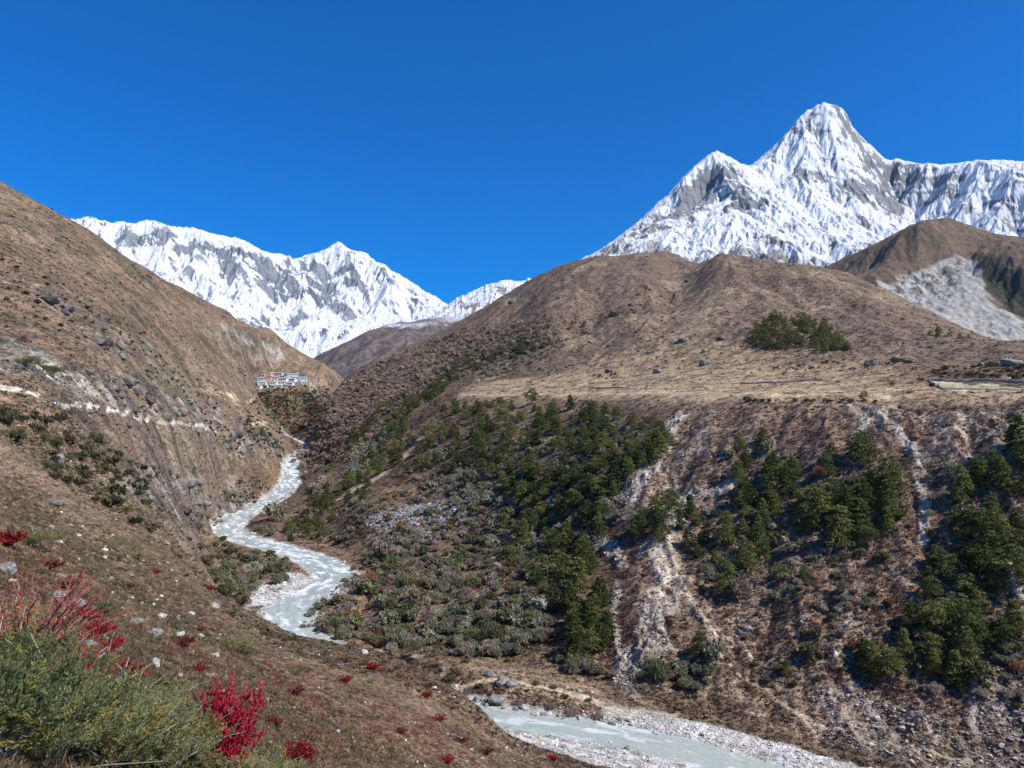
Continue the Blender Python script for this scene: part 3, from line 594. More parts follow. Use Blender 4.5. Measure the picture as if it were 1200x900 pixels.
ama = [[(600, 350, 4200), (650, 322, 4200), (690, 301, 4250), (705, 293, 4300), (720, 285, 4360), (737, 275, 4420), (750, 262, 4480), (765, 255, 4550), (780, 243, 4640), (795, 228, 4730), (808, 212, 4800), (818, 198, 4870), (828, 184, 4940), (836, 178, 4980), (843, 179, 5000), (850, 184, 5040), (860, 190, 5100), (870, 193, 5180), (882, 197, 5280), (890, 191, 5350), (903, 182, 5420), (912, 174, 5470), (920, 164, 5510), (930, 152, 5550), (937, 140, 5580), (945, 132, 5600), (955, 127, 5600), (963, 122, 5600), (974, 122, 5600), (983, 125, 5600), (991, 133, 5600), (996, 142, 5600), (1001, 153, 5600), (1006, 163, 5600), (1013, 168, 5600), (1021, 171, 5600), (1030, 181, 5600), (1040, 190, 5680), (1048, 187, 5640), (1060, 192, 5540), (1075, 195, 5420), (1090, 197, 5300), (1110, 197, 5150), (1130, 194, 5020), (1150, 193, 4900), (1170, 200, 4760), (1185, 203, 4660), (1200, 204, 4560), (1260, 205, 4300), (1380, 240, 4000)],
       [(838, 182, 4940), (846, 200, 4780), (853, 218, 4560), (862, 232, 4320), (872, 240, 4120)],                        # rib of the left peak
       [(836, 222, 4790), (822, 234, 4720), (800, 248, 4580), (775, 262, 4430)], [(840, 236, 4420), (820, 247, 4300)], [(880, 215, 4820), (868, 222, 4560)],
       [(965, 135, 5520), (962, 150, 5440), (957, 168, 5330), (950, 188, 5200), (946, 210, 5020), (944, 225, 4880)],      # central spur
       [(985, 150, 5440), (990, 175, 5280), (1000, 200, 5120), (1008, 225, 4950), (1010, 240, 4800)], [(925, 180, 5330), (915, 200, 5150), (905, 218, 4930)],
       [(1025, 200, 5380), (1035, 225, 5180), (1042, 250, 4900)], [(1044, 215, 5480), (1046, 240, 5250), (1056, 262, 4950)],
       [(1075, 218, 5250), (1080, 240, 5050), (1085, 264, 4780)], [(1110, 218, 4960), (1118, 240, 4760), (1125, 268, 4450)], [(1155, 215, 4720), (1165, 240, 4500), (1170, 275, 4200)], [(1200, 225, 4420), (1205, 260, 4180), (1210, 290, 4000)],
       [(690, 312, 3500), (740, 285, 3550), (775, 270, 3600), (805, 260, 3680), (830, 250, 3780), (848, 245, 3860), (866, 234, 4020), (880, 246, 3800), (905, 262, 3560), (930, 275, 3420), (955, 288, 3300), (985, 300, 3150)],   # dusted shoulder in front
       [(895, 246, 4300), (925, 262, 4080), (960, 276, 3950), (1000, 287, 3900), (1040, 286, 4000)],                      # snow basin
       [(900, 232, 4600), (930, 240, 4550), (965, 250, 4500), (1000, 262, 4450), (1040, 270, 4480)],
       [(680, 335, 3000), (760, 318, 3000), (830, 300, 3100), (880, 300, 3050), (940, 312, 2950), (1040, 318, 3000), (1150, 310, 3400), (1300, 310, 3500)],
       [(600, 360, 2600), (800, 350, 2600), (1000, 350, 2600), (1200, 350, 2600), (1380, 350, 2600)],
       [(600, 385, 5200), (720, 340, 5300), (820, 250, 5700), (880, 250, 6200), (960, 180, 6200), (1040, 240, 6300), (1200, 260, 5900), (1380, 300, 5800)], [(600, 420, 6800), (900, 340, 7000), (1380, 340, 7000)]]
def rocks(u, v, polys, fe=6):
    m = np.zeros(u.shape, F)
    for w_, p_ in polys: m = np.maximum(m, 1.9 * w_ * pmask(u, v, p_, fe))
    return m
def ama_ex(u, v, X, Y):
    u = u + fbm(X / 90, Y / 90, 3, 71) * 7; v = v + fbm(X / 60, Y / 90, 3, 72) * 6
    e = rocks(u, v, [(.42, [(835, 182), (852, 186), (872, 217), (862, 231), (843, 214)]), (.55, [(820, 203), (838, 197), (842, 234), (818, 254), (780, 268), (745, 276), (790, 240)]), (.8, [(845, 253), (860, 233), (871, 225), (883, 236), (899, 243), (903, 252), (871, 247)]), (.50, [(978, 214), (1020, 208), (1034, 216), (1018, 236), (984, 227)]), (.4, [(938, 141), (953, 131), (946, 154), (930, 168)]), (.3, [(985, 128), (998, 142), (1004, 160), (994, 156)]),
        (.55, [(1001, 249), (1014, 256), (1017, 267), (1003, 264)]), (.5, [(970, 280), (989, 271), (1004, 279), (976, 290)]), (.42, [(1014, 236), (1040, 190), (1082, 197), (1078, 224), (1056, 254), (1036, 254)]), (.34, [(912, 215), (944, 211), (976, 226), (968, 198), (930, 193)]), (.3, [(1082, 200), (1130, 200), (1120, 235), (1086, 225)]), (.38, [(690, 300), (740, 274), (790, 240), (815, 215), (800, 262), (740, 290)]), (.3, [(1150, 225), (1200, 235), (1200, 275), (1170, 262)]), (.3, [(1005, 185), (1030, 183), (1040, 196), (1010, 204)])])
    return e - .45 * pmask(u, v, [(870, 246), (905, 240), (1040, 262), (1040, 290), (960, 285), (890, 262)], 8)
u, v, X, Y, Zb, col, n3, sl = snow_mountain('ama', ama, (600, 1330), (2620, 6700), 900, 560, 1.1, .004, (300, 60), (33, 6.5, 9, 3.0), 7, 12, .55, 0, .02, 201, (.11, .115, .125), (.20, .20, .20), ama_ex)  # rock leans blue-grey: haze of distance put into its colour
front = smooth(4050, 3750, Y) * smooth(.02, .5, fbm(X / 90, Y / 90, 5, 77) + .55 * fbm(X / 22, Y / 22, 4, 78) + smooth(268, 310, v) * .55 - .18)
col = mixv(col, front * .8, (.21, .175, .14))
tag(mk('mountain', np.stack([X, Y, Zb], -1).reshape(-1, 3), grid_faces(*X.shape), snow_mat('snow and granite', .02), col=col.reshape(-1, 3), smooth_=True), 'steep snow pyramid with fluted faces and a lower left peak', kind='structure')
lho = [[(20, 270, 11000), (60, 258, 11000), (93, 256, 11000), (105, 254, 11000), (112, 257, 11000), (120, 259, 11000), (132, 262, 11050), (140, 259, 11050), (147, 258, 11050), (155, 264, 11100), (165, 260, 11100), (177, 258, 11100), (190, 264, 11150), (205, 266, 11150), (215, 265, 11200), (225, 267, 11200), (235, 271, 11250), (245, 273, 11300), (262, 275, 11400), (275, 279, 11500), (290, 288, 11600), (303, 292, 11700), (315, 296, 11750), (327, 297, 11800), (337, 304, 11850), (345, 306, 11900), (360, 299, 12000), (375, 294, 12000), (385, 290, 12000), (398, 285, 12000), (408, 293, 11950), (418, 299, 11900), (428, 297, 11800), (437, 304, 11700), (445, 308, 11600), (455, 318, 11400), (470, 330, 11200), (485, 343, 11000), (500, 353, 10900), (512, 360, 10800), (530, 368, 10800), (570, 380, 10800)],
       [(100, 275, 10500), (150, 282, 10500), (200, 292, 10500), (250, 308, 10500), (300, 325, 10600), (340, 335, 10700)],
       [(100, 300, 10000), (160, 312, 10000), (220, 328, 10000), (270, 345, 10000), (320, 362, 10000), (360, 372, 10000)],
       [(390, 303, 11600), (384, 325, 11200), (388, 345, 10800), (398, 368, 10300)], [(425, 312, 11400), (420, 335, 11000), (425, 358, 10500)], [(360, 318, 11400), (362, 340, 10900), (350, 356, 10400)], [(450, 335, 10900), (460, 355, 10500), (470, 368, 10300)], [(405, 320, 11400), (406, 345, 10900), (412, 365, 10400)],
       [(345, 410, 9000), (362, 398, 9100), (378, 386, 9200), (392, 388, 9300), (402, 400, 9100)], [(320, 385, 9500), (350, 382, 9600), (420, 382, 9700), (450, 378, 9800)],
       [(100, 330, 9300), (180, 345, 9300), (250, 365, 9200), (300, 390, 9000), (340, 412, 8800), (372, 420, 8700), (410, 410, 8800), (450, 395, 9100), (500, 378, 9500), (570, 385, 9700)],
       [(20, 400, 8300), (200, 420, 8300), (370, 440, 8300), (570, 420, 8300)], [(20, 330, 12500), (200, 340, 12600), (345, 360, 13000), (400, 340, 13300), (500, 400, 12500), (570, 410, 12500)]]
def lho_ex(u, v, X, Y):
    u = u + fbm(X / 200, Y / 200, 3, 73) * 7; v = v + fbm(X / 150, Y / 200, 3, 74) * 5
    c_ = [(100, 60), (180, 60), (300, 88), (360, 98), (450, 118), (540, 148), (560, 168), (640, 215), (700, 258), (730, 290), (690, 285), (640, 262), (590, 232), (520, 232), (440, 192), (370, 160), (335, 122), (250, 112), (120, 88)]
    cv = lambda L: [(x * .4667 + 80, y * .4667 + 240) for x, y in L]
    e = rocks(u, v, [(.42, cv(c_)), (.45, cv([(655, 160), (690, 165), (722, 150), (745, 222), (700, 212)])), (.45, cv([(768, 172), (795, 148), (840, 205), (800, 218)])), (.42, cv([(560, 168), (640, 140), (660, 200), (700, 275), (650, 240)])), (.5, cv([(525, 295), (580, 268), (625, 290), (560, 318)])), (.5, cv([(670, 345), (690, 308), (712, 330), (696, 348)])), (.34, cv([(360, 248), (430, 286), (490, 315), (420, 302)])), (.22, cv([(200, 125), (260, 128), (310, 180), (250, 170)])), (.3, cv([(840, 210), (900, 245), (930, 262), (860, 240)]))], 5)
    return e - .3 * pmask(u, v, [(300, 385), (345, 375), (400, 380), (420, 430), (340, 420)], 10)
u, v, X, Y, Zb, col, n3, sl = snow_mountain('lho', lho, (40, 560), (8350, 12900), 760, 460, 1.6, .004, (620, 130), (80, 13, 22, 6), 40, 8, .45, .75, .012, 301, (.11, .12, .14), (.19, .20, .215), lho_ex)  # bluish haze of distance mixed into these rock colours as well
tag(mk('mountain', np.stack([X, Y, Zb], -1).reshape(-1, 3), grid_faces(*X.shape), snow_mat('far snow and rock', .011), col=col.reshape(-1, 3), smooth_=True), 'long snowy rock wall rising to a pointed summit far behind', kind='structure')
mid = [[(440, 400, 5600), (470, 384, 5600), (495, 378, 5600), (510, 371, 5600), (520, 360, 5600), (532, 351, 5600), (545, 345, 5600), (552, 341, 5620), (560, 338, 5640), (568, 334, 5650), (576, 333, 5650), (584, 331, 5650), (592, 330, 5650), (600, 328, 5650), (608, 330, 5650), (615, 328, 5650), (624, 326, 5650), (640, 322, 5650), (700, 315, 5650)],
       [(470, 392, 5000), (520, 380, 5000), (560, 362, 5100), (600, 352, 5150), (700, 345, 5100)], [(440, 410, 4500), (520, 395, 4500), (600, 390, 4500), (700, 390, 4500)], [(440, 430, 6300), (560, 390, 6400), (700, 370, 6400)]]
u, v, X, Y, Zb, col, n3, sl = snow_mountain('mid', mid, (445, 690), (4520, 6250), 420, 220, 1.1, .004, (260, 80), (14, 5, 8, 5), 25, 8, .26, 0, .02, 401, (.16, .145, .125), (.24, .22, .19), lambda u, v, X, Y: .45 * pmask(u, v, [(525, 362), (560, 342), (630, 330), (640, 350), (570, 368), (530, 372)], 8) - .1, 12)
tag(mk('mountain', np.stack([X, Y, Zb], -1).reshape(-1, 3), grid_faces(*X.shape), snow_mat('patchy snow ridge', .02), col=col.reshape(-1, 3), smooth_=True), 'low snow dusted ridge behind the brown hill', kind='structure')
# ================================================================== PLANTS AND STONES
def unit(v): return v / (np.linalg.norm(v, axis=-1, keepdims=True) + 1e-9)
def leaf_quads(c, ax, L, W, rng):
    """small pointed leaf or spray faces"""
    ax = unit(ax); r = unit(np.cross(ax, rng.normal(size=c.shape))); L = np.broadcast_to(L, (len(c),))[:, None]; W = np.broadcast_to(W, (len(c),))[:, None]
    V = np.stack([c - ax * L, c + r * W + ax * L * .15, c + ax * L, c - r * W + ax * L * .15], 1).reshape(-1, 3)
    return V, np.arange(len(V), dtype=np.int32).reshape(-1, 4)
def tube(path, rad, sides=5):
    P = np.array(path, float); R = np.broadcast_to(rad, (len(P),)); T = unit(np.gradient(P, axis=0)); a = unit(np.cross(T, np.array((.31, .87, .2)))); b = np.cross(T, a)
    th = np.linspace(0, 2 * np.pi, sides, endpoint=False)
    V = P[:, None] + (a[:, None] * np.cos(th)[None, :, None] + b[:, None] * np.sin(th)[None, :, None]) * R[:, None, None]
    i = np.arange(len(P) * sides, dtype=np.int32).reshape(len(P), sides); j = np.roll(i, -1, 1)
    return V.reshape(-1, 3), np.stack([i[:-1], j[:-1], j[1:], i[1:]], -1).reshape(-1, 4)
def join(parts):
    V = []; Fq = []; n = 0
    for v, f in parts:
        V.append(v); Fq.append(f + n); n += len(v)
    return np.concatenate(V), np.concatenate(Fq)
def conifer(seed, w=.34, shape=.75, nb=46, top=.9, bare=.16):
    r = np.random.default_rng(seed); C = []; A = []; K = []; limbs = []
    lean = r.normal(0, .03, 2)
    for b in range(nb):
        t = bare + (1 - bare) * (b + r.random()) / nb; az = b * 2.4 + r.normal(0, .5)
        rr = w * (max(0, 1 - (t - bare) / (1.02 - bare)) ** shape * (.62 + .55 * r.random()) + .03) * min(1, .55 + (t - bare) * 3)
        if r.random() < .10: continue
        d = np.array((math.cos(az), math.sin(az))); rise = .30 * t - .02 + r.normal(0, .06)
        n = int(10 + 120 * rr); x = np.sqrt(r.random(n)) * rr; side = r.normal(0, 1, n) * (.05 + .22 * x) * .8
        base = np.array((lean[0] * t, lean[1] * t))
        xy = base + x[:, None] * d + side[:, None] * np.array((-d[1], d[0])); z = t + x * rise - .5 * x * x / (rr + .05) + r.normal(0, .014, n)
        C.append(np.c_[xy, z]); ax = np.c_[np.tile(d, (n, 1)), np.full(n, .25)] + r.normal(0, .55, (n, 3)); A.append(ax)
        K.append(np.full(n, (.72 + .5 * r.random())) * (.85 + .3 * r.random(n)))
        if b % 3 == 0 and t < .85: limbs.append(tube([(*(base), t), (*(base + d * rr * .5), t + rr * .5 * rise), (*(base + d * rr * .85), t + rr * .8 * rise - .02)], (.010, .006, .003), 4))
    C = np.concatenate(C); A = np.concatenate(A); K = np.concatenate(K)
    V, Fq = leaf_quads(C, A, .030 + .022 * r.random(len(C)), .015 + .012 * r.random(len(C)), r)
    col = np.repeat(K[:, None] * np.array((1, 1, 1)), 4, 0); yel = np.repeat(r.random(len(C)) < .16, 4); col[yel] *= (1.5, 1.25, .9)
    tr = tube([(0, 0, -.06), (lean[0] * .1, lean[1] * .1, .12), (lean[0] * .5, lean[1] * .5, .5), (lean[0] * .95, lean[1] * .95, top)], (.026, .020, .013, .003), 7)
    return (V, Fq, col), join([tr] + limbs)
def shrub(seed, kind):
    r = np.random.default_rng(seed); C = []; A = []; K = []
    nc = 26
    for k in range(nc):
        az = r.random() * 6.28; q = math.sqrt(r.random()) * .62; ctr = np.array((q * math.cos(az), q * math.sin(az), .18 + .62 * (1 - q * q) * (.4 + .6 * r.random()))); rad = .15 + .15 * r.random()
        n = 40; d = unit(r.normal(size=(n, 3)) + (0, 0, .35)); C.append(ctr + d * rad * (.5 + .5 * r.random((n, 1)))); A.append(d + r.normal(0, .5, (n, 3)) + ((0, 0, 1.4) if kind == 'bare' else (0, 0, .1))); K.append(np.full(n, .72 + .55 * r.random()) * (.8 + .4 * r.random(n)))
    C = np.concatenate(C); A = np.concatenate(A); K = np.concatenate(K); C[:, 2] = np.maximum(C[:, 2], .03)
    if kind == 'bare': V, Fq = leaf_quads(C, A, .075 + .05 * r.random(len(C)), .018 + .013 * r.random(len(C)), r)
    else: V, Fq = leaf_quads(C, A, .075 + .05 * r.random(len(C)), .045 + .025 * r.random(len(C)), r)
    stems = [tube([(0, 0, -.1), tuple(c * .55), tuple(c * .95)], (.022, .012, .005), 4) for c in C[::36]]
    return (V, Fq, np.repeat(K[:, None] * np.ones((1, 3)), 4, 0)), join(stems)
def clump(seed, n=16, flat=.6, up=.4, L=.34, W=.2):
    """a small low cushion of twigs"""
    r = np.random.default_rng(seed); d = unit(r.normal(size=(n, 3)) * (1, 1, .7)); d[:, 2] = np.abs(d[:, 2]); C = d * (.35 + .45 * r.random((n, 1))) * (1, 1, flat)
    V, Fq = leaf_quads(C, d + (0, 0, up) + r.normal(0, .6, (n, 3)), L * (.7 + .6 * r.random(n)), W * (.6 + .8 * r.random(n)), r)
    return V, Fq, np.repeat((.7 + .6 * r.random((n, 1))) * np.ones((1, 3)), 4, 0)
def tuft(seed, n=12, W=.03):
    r = np.random.default_rng(seed); az = r.random(n) * 6.28; t = .15 + .55 * r.random(n); d = np.c_[np.cos(az) * t, np.sin(az) * t, np.ones(n)]; L = .35 + .3 * r.random(n)
    C = d * L[:, None] + np.c_[r.normal(0, .12, (n, 2)), np.zeros(n)]
    V, Fq = leaf_quads(C, d, L, W * (.7 + .6 * r.random(n)), r)
    return V, Fq, np.repeat((.65 + .7 * r.random((n, 1))) * np.ones((1, 3)), 4, 0)
import bmesh
def rock(seed, sub=2, flat=.7, rough=.35):
    bm = bmesh.new(); bmesh.ops.create_icosphere(bm, subdivisions=sub, radius=1); bm.verts.ensure_lookup_table()
    V = np.array([v.co[:] for v in bm.verts]); Ft = np.array([[v.index for v in f.verts] for f in bm.faces], np.int32); bm.free()
    r = np.random.default_rng(seed); pl = unit(r.normal(size=(11, 3))); lim = .62 + .33 * r.random(11)
    for p, l in zip(pl, lim):                               # chop facets
        d = V @ p; V = V - np.where(d > l, d - l, 0)[:, None] * p
    V = V * (1 + rough * .35 * r.normal(0, .25, (len(V), 1))); V = V * (1, .6 + .5 * r.random(), flat)
    return V, Ft
def merge(name, tm, pos, sc, rot, colm, mat, smooth_=False, tilt=None):
    """scatter of uncounted small growth or stones, one object"""
    Vs = []; Fs = []; Cs = []; n = 0; pick = RNG.integers(0, len(tm), len(pos))
    for k, t in enumerate(tm):
        idx = np.where(pick == k)[0]
        if not len(idx): continue
        V = t[0]; c, s = np.cos(rot[idx]), np.sin(rot[idx]); S = sc[idx]
        S = S if S.ndim == 2 else np.stack([S, S, S], 1)
        x = V[None, :, 0] * S[:, :1]; y = V[None, :, 1] * S[:, 1:2]; z = V[None, :, 2] * S[:, 2:3]
        P = np.stack([x * c[:, None] - y * s[:, None], x * s[:, None] + y * c[:, None], z], -1) + pos[idx][:, None]
        Fs.append((t[1][None] + (np.arange(len(idx)) * len(V))[:, None, None] + n).reshape(-1, t[1].shape[1])); n += P.shape[0] * P.shape[1]
        Vs.append(P.reshape(-1, 3)); tc = t[2] if len(t) > 2 else np.ones((len(V), 3)); Cs.append((colm[idx][:, None] * tc[None]).reshape(-1, 3))
    return mk(name, np.concatenate(Vs), np.concatenate(Fs).astype(np.int32), mat, col=np.concatenate(Cs), smooth_=smooth_)
def hit_many(uv, lo=0, hi=1e9):
    """ground points under many places of the photograph; returns points, vertex index, places kept"""
    P = []; I = []; K = []
    a, s = ray(uv[:, 0], uv[:, 1]); ii = np.clip(np.searchsorted(TA, a), 0, len(TA) - 1); jlo = int(np.searchsorted(TY, lo)) if lo else 0
    for k in range(len(uv)):
        i = ii[k]; j = int(np.searchsorted(SMAX[:, i], s[k]))
        if j == 0 or j >= len(TY): continue
        y = TY[j]
        if y < lo or y > hi: continue
        d = SMAX[j, i] - SMAX[j - 1, i]; f = (s[k] - SMAX[j - 1, i]) / max(d, 1e-9); y = TY[j - 1] + f * (TY[j] - TY[j - 1])
        P.append((a[k] * y, y, s[k] * y)); I.append((j, i)); K.append(k)
    return np.array(P).reshape(-1, 3), np.array(I, int).reshape(-1, 2), np.array(K, int)
def in_poly(poly, n, spacing=0, seed=0):
    r = np.random.default_rng(seed); P = np.array(poly, float); lo = P.min(0); hi = P.max(0); out = []
    cnt = 0
    while len(out) < n and cnt < 400:
        cnt += 1; q = lo + (hi - lo) * r.random((max(200, n), 2)); ins = pmask(q[:, 0].astype(F), q[:, 1].astype(F), poly, .01) > .5
        for p in q[ins]:
            if spacing:
                if out and np.min(((np.array(out) - p) ** 2 * (1, 2.2)).sum(1)) < spacing ** 2: continue
            out.append(p)
            if len(out) >= n: break
        if spacing and cnt % 8 == 0: spacing *= .93
    return np.array(out)
bark = plain_mat('bark', (.13, .10, .075), 9, .35)
M_con = leaf_mat('conifer needles', (.142, .166, .056), .42); M_con2 = leaf_mat('dark conifer needles', (.047, .066, .020), .1)  # second needle material is a darker green, not used
M_gsh = leaf_mat('grey green leaves', (.245, .25, .150), .25); M_bare = leaf_mat('bare twigs', (.35, .28, .235), .25)
M_olive = leaf_mat('olive leaves', (.185, .18, .07), .25); M_red = leaf_mat('red leaves', (.42, .030, .035), .2, .85, .008); M_att = leaf_mat('heath twigs', (1, 1, 1), .0)
stone_m = terrain_mat('weathered stone', (2.2, .5, .1), .7, .6, .08)
# ---------------- conifers
variants = []
for k in range(9):
    kind = k % 3
    cr, tr = conifer(100 + k, w=(.56, .46, .60)[kind], shape=(.45, .62, .38)[kind], nb=(44, 50, 30)[kind], bare=(.10, .08, .30)[kind])
    root = empty('conifer_tree'); tm_ = mk('trunk', *tr, bark, root); cm_ = mk('crown', cr[0], cr[1], M_con, root, col=cr[2]); variants.append(root)
used = [False] * len(variants)
def place_tree(p, h, label, group, wide=1.0):
    k = random.randrange(len(variants)); rz = random.random() * 6.28; sc = (h * wide, h * wide, h)
    if not used[k]:
        used[k] = True; o = variants[k]; o.location = p; o.rotation_euler = (0, 0, rz); o.scale = sc; o['label'] = label; o['category'] = 'tree'
        if group: o['group'] = group
        return o
    o = dup(variants[k], p, rz, sc, label, group); o['category'] = 'tree'; return o
STANDS = [
    ([(470, 478), (560, 473), (640, 473), (710, 482), (785, 500), (785, 528), (740, 568), (705, 602), (620, 605), (570, 562), (500, 548), (470, 556), (440, 562), (418, 548), (440, 512)], 132, 12, 12.5, 'dark green conifer in the large dense wood below the terrace edge'),
    ([(330, 628), (372, 594), (410, 560), (440, 562), (425, 590), (380, 618), (350, 640)], 24, 11, 13, 'dark conifer on the right bank inside the upper river bend'),
    ([(590, 610), (720, 596), (735, 606), (695, 645), (688, 690), (716, 720), (716, 765), (690, 780), (665, 770), (650, 705), (600, 690), (580, 650)], 40, 15, 14, 'dark green conifer among grey bushes left of the white scar'),
    ([(862, 525), (895, 515), (925, 555), (1000, 530), (1048, 560), (1056, 605), (1036, 632), (985, 655), (935, 625), (900, 615), (888, 690), (842, 695), (852, 610)], 36, 20, 16, 'tall dark conifer in the stand on the middle of the right slope'),
    ([(745, 602), (790, 590), (830, 615), (848, 665), (800, 655), (760, 636)], 12, 18, 14, 'dark conifer standing just above the white scar'),
    ([(1120, 590), (1180, 530), (1215, 530), (1215, 690), (1160, 705), (1122, 660)], 18, 22, 16, 'dark conifer in the upper group at the right edge'),
    ([(1080, 665), (1140, 655), (1185, 700), (1195, 750), (1130, 810), (1060, 800), (1010, 812), (1000, 780), (1060, 750), (1080, 700)], 26, 22, 13, 'shaded conifer in the lower group above the grey rubble slope')]
n_tree = 0
for q, (poly, n, sp, h, lab) in enumerate(STANDS):
    uv = in_poly(poly, n, sp, 500 + q); P, I, K = hit_many(uv, 215, 1400)
    for p in P:
        h_ = h * .82 if q > 1 else min(max(h * .8, 17 * p[1] / 906), 13)
        place_tree((p[0], p[1], p[2] - .1), h_ * random.uniform(.5, 1.18), lab, lab.replace('dark green conifer', 'conifers').replace('tall dark conifer', 'conifers').replace('dark conifer', 'conifers').replace('shaded conifer', 'conifers'), random.uniform(.8, 1.15)); n_tree += 1
for u_, v_, h, lab in ((821, 768, 8, 'small bright green conifer alone at the foot of the white scar'), (745, 628, 9, 'thin lone conifer with a bare trunk in the pale upper scar'), (1012, 470, 5, 'small dark tree at the lip of the terrace above the rocks'), (1046, 453, 3.5, 'round green tree in front of the pale walled field'), (944, 682, 6, 'small lone conifer on the bare brown slope right of the middle stand'), (922, 790, 5, 'little bright conifer low on the brown slope beside the footpath')):
    p = hit(u_, v_, 215); place_tree((p[0], p[1], p[2] - .1), h, lab, None); n_tree += 1
con_t = []
for k in range(4):
    cr, tr = conifer(300 + k, w=.52, shape=.5, nb=26); con_t.append(cr)
def wood(name, label, polys, tm, mat, hrange, col, lo=215, hi=1700, cvar=.3, wide=1.0, rusty=False, mixed=False, feather=False):
    P = []; S = []
    for q, (poly, n) in enumerate(polys):
        p, _, _ = hit_many(in_poly(poly, n, 0, 700 + q * 7 + len(label)), lo, hi); P.append(p)
    P = np.concatenate(P); S = RNG.uniform(*hrange, len(P)) * (.75 + .5 * RNG.random(len(P)) ** 2)
    c = np.array(col) * RNG.uniform(1 - cvar, 1 + cvar, (len(P), 1)) * RNG.uniform(.9, 1.1, (len(P), 3))
    if mixed:
        k = fbm(P[:, 0] / 22, P[:, 1] / 22, 4, 181) + RNG.normal(0, .12, len(P)) > -.12; P = P[k]; S = S[k] * RNG.lognormal(-.12, .42, k.sum()); q = RNG.random(len(P)) + .5 * fbm(P[:, 0] / 16, P[:, 1] / 16, 3, 183)
        c = np.array([(.33, .32, .215), (.37, .295, .24), (.20, .20, .095), (.29, .15, .09), (.42, .38, .31)])[np.digitize(q, (.34, .58, .86, .93))] * RNG.uniform(.7, 1.3, (len(P), 1))
    if feather: S = S * RNG.lognormal(-.15, .4, len(P)); k = fbm(P[:, 0] / 40, P[:, 1] / 40, 4, 187) + RNG.normal(0, .15, len(P)) > -.22; P = P[k]; S = S[k]; c = c[k] * (1 + .35 * fbm(P[:, 0] / 60, P[:, 1] / 60, 3, 189))[:, None]
    if rusty: c = np.where((fbm(P[:, 0] / 12, P[:, 1] / 12, 3, 171) + RNG.normal(0, .12, len(P)) > .22)[:, None], np.array((.22, .085, .05)) * RNG.uniform(.7, 1.3, (len(P), 1)), c)
    return tag(merge(name, tm, P - (0, 0, .1), np.stack([S * wide, S * wide, S], 1), RNG.random(len(P)) * 6.28, c, mat), label, kind='stuff')
wood('conifer_wood', 'dark green patches of small conifers on the hillsides', [([(878, 408), (882, 378), (905, 370), (940, 375), (975, 385), (985, 402), (1000, 410), (960, 414), (930, 412)], 190), ([(440, 508), (480, 470), (520, 445), (535, 432), (530, 452), (500, 474), (470, 494)], 130),
     ([(520, 436), (580, 412), (650, 398), (655, 404), (600, 420), (540, 440)], 70), ([(470, 480), (560, 476), (640, 474), (710, 484), (780, 500), (780, 526), (740, 560), (700, 590), (610, 596), (560, 556), (440, 556), (420, 545)], 240), ([(600, 600), (720, 600), (690, 650), (700, 760), (660, 770), (640, 700), (590, 670)], 20), ([(372, 575), (410, 535), (440, 500), (480, 462), (440, 478), (400, 520)], 90), ([(500, 470), (560, 430), (640, 402), (560, 410), (500, 440)], 60), ([(1100, 382), (1140, 390), (1150, 400), (1080, 402)], 8), ([(560, 400), (640, 370), (700, 372), (690, 385)], 14)], con_t, M_att, (5.5, 10.5), (.135, .156, .055))
# ---------------- bushes
def proto_shrub(seed, kind, mat):
    cr, st = shrub(seed, kind); r_ = empty('bush'); mk('stems', *st, bark, r_); mk('foliage', cr[0], cr[1], mat, r_, col=cr[2]); return r_
bush_p = {k: [proto_shrub(40 + i * 5 + s, 'bare' if k == 'bare' else 'leafy', m) for s in range(3)] for i, (k, m) in enumerate((('grey', M_gsh), ('bare', M_bare), ('olive', M_olive)))}
bush_used = set()
def place_bush(p, k, r, hh, label, group):
    o = random.choice(bush_p[k]); rz = random.random() * 6.28
    if o.name not in bush_used:
        bush_used.add(o.name); o.location = p; o.rotation_euler = (0, 0, rz); o.scale = (r, r, hh); o['label'] = label; o['category'] = 'bush'; o['group'] = group; return o
    return dup(o, p, rz, (r, r, hh), label, group)
BUSH = [([(228, 644), (262, 634), (345, 657), (338, 680), (318, 694), (285, 708), (262, 700), (240, 682)], 46, 6, (('grey', .5), ('olive', .45), ('bare', .05)), (2.6, 4.2), 'grey green bush', 'olive bush', 'bare bush', 'on the scrubby flat left of the rapids'),
        ([(440, 640), (560, 620), (610, 655), (640, 700), (648, 755), (600, 772), (540, 765), (445, 762), (380, 730), (430, 700), (450, 660)], 110, 8, (('bare', .5), ('grey', .36), ('olive', .14)), (2.4, 4.6), 'grey green bush', 'olive bush', 'leafless brown bush', 'in the thicket between the river and the wood'),
        ([(300, 620), (345, 600), (400, 620), (430, 645), (380, 640), (320, 632)], 22, 7, (('grey', .5), ('bare', .4), ('olive', .1)), (2.6, 4.0), 'grey green bush', 'olive bush', 'leafless brown bush', 'on the point inside the river bend'),
        ([(650, 760), (690, 780), (720, 790), (760, 800), (820, 812), (840, 790), (780, 775), (735, 800), (700, 800), (660, 790)], 22, 9, (('grey', .6), ('bare', .4)), (2.2, 3.6), 'grey green bush', 'olive bush', 'leafless brown bush', 'at the foot of the white scar'),
        ([(840, 690), (960, 660), (1060, 700), (1010, 790), (940, 810), (860, 790)], 26, 16, (('olive', .5), ('grey', .3), ('bare', .2)), (1.2, 2.2), 'grey green bush', 'olive bush', 'leafless brown bush', 'scattered on the bare brown slope below the conifers'),
        ([(960, 590), (1060, 570), (1100, 640), (1190, 690), (1195, 850), (1140, 770), (1060, 680)], 26, 14, (('olive', .45), ('grey', .4), ('bare', .15)), (1.6, 3.0), 'grey green bush', 'olive bush', 'leafless brown bush', 'between the conifers at the right')]
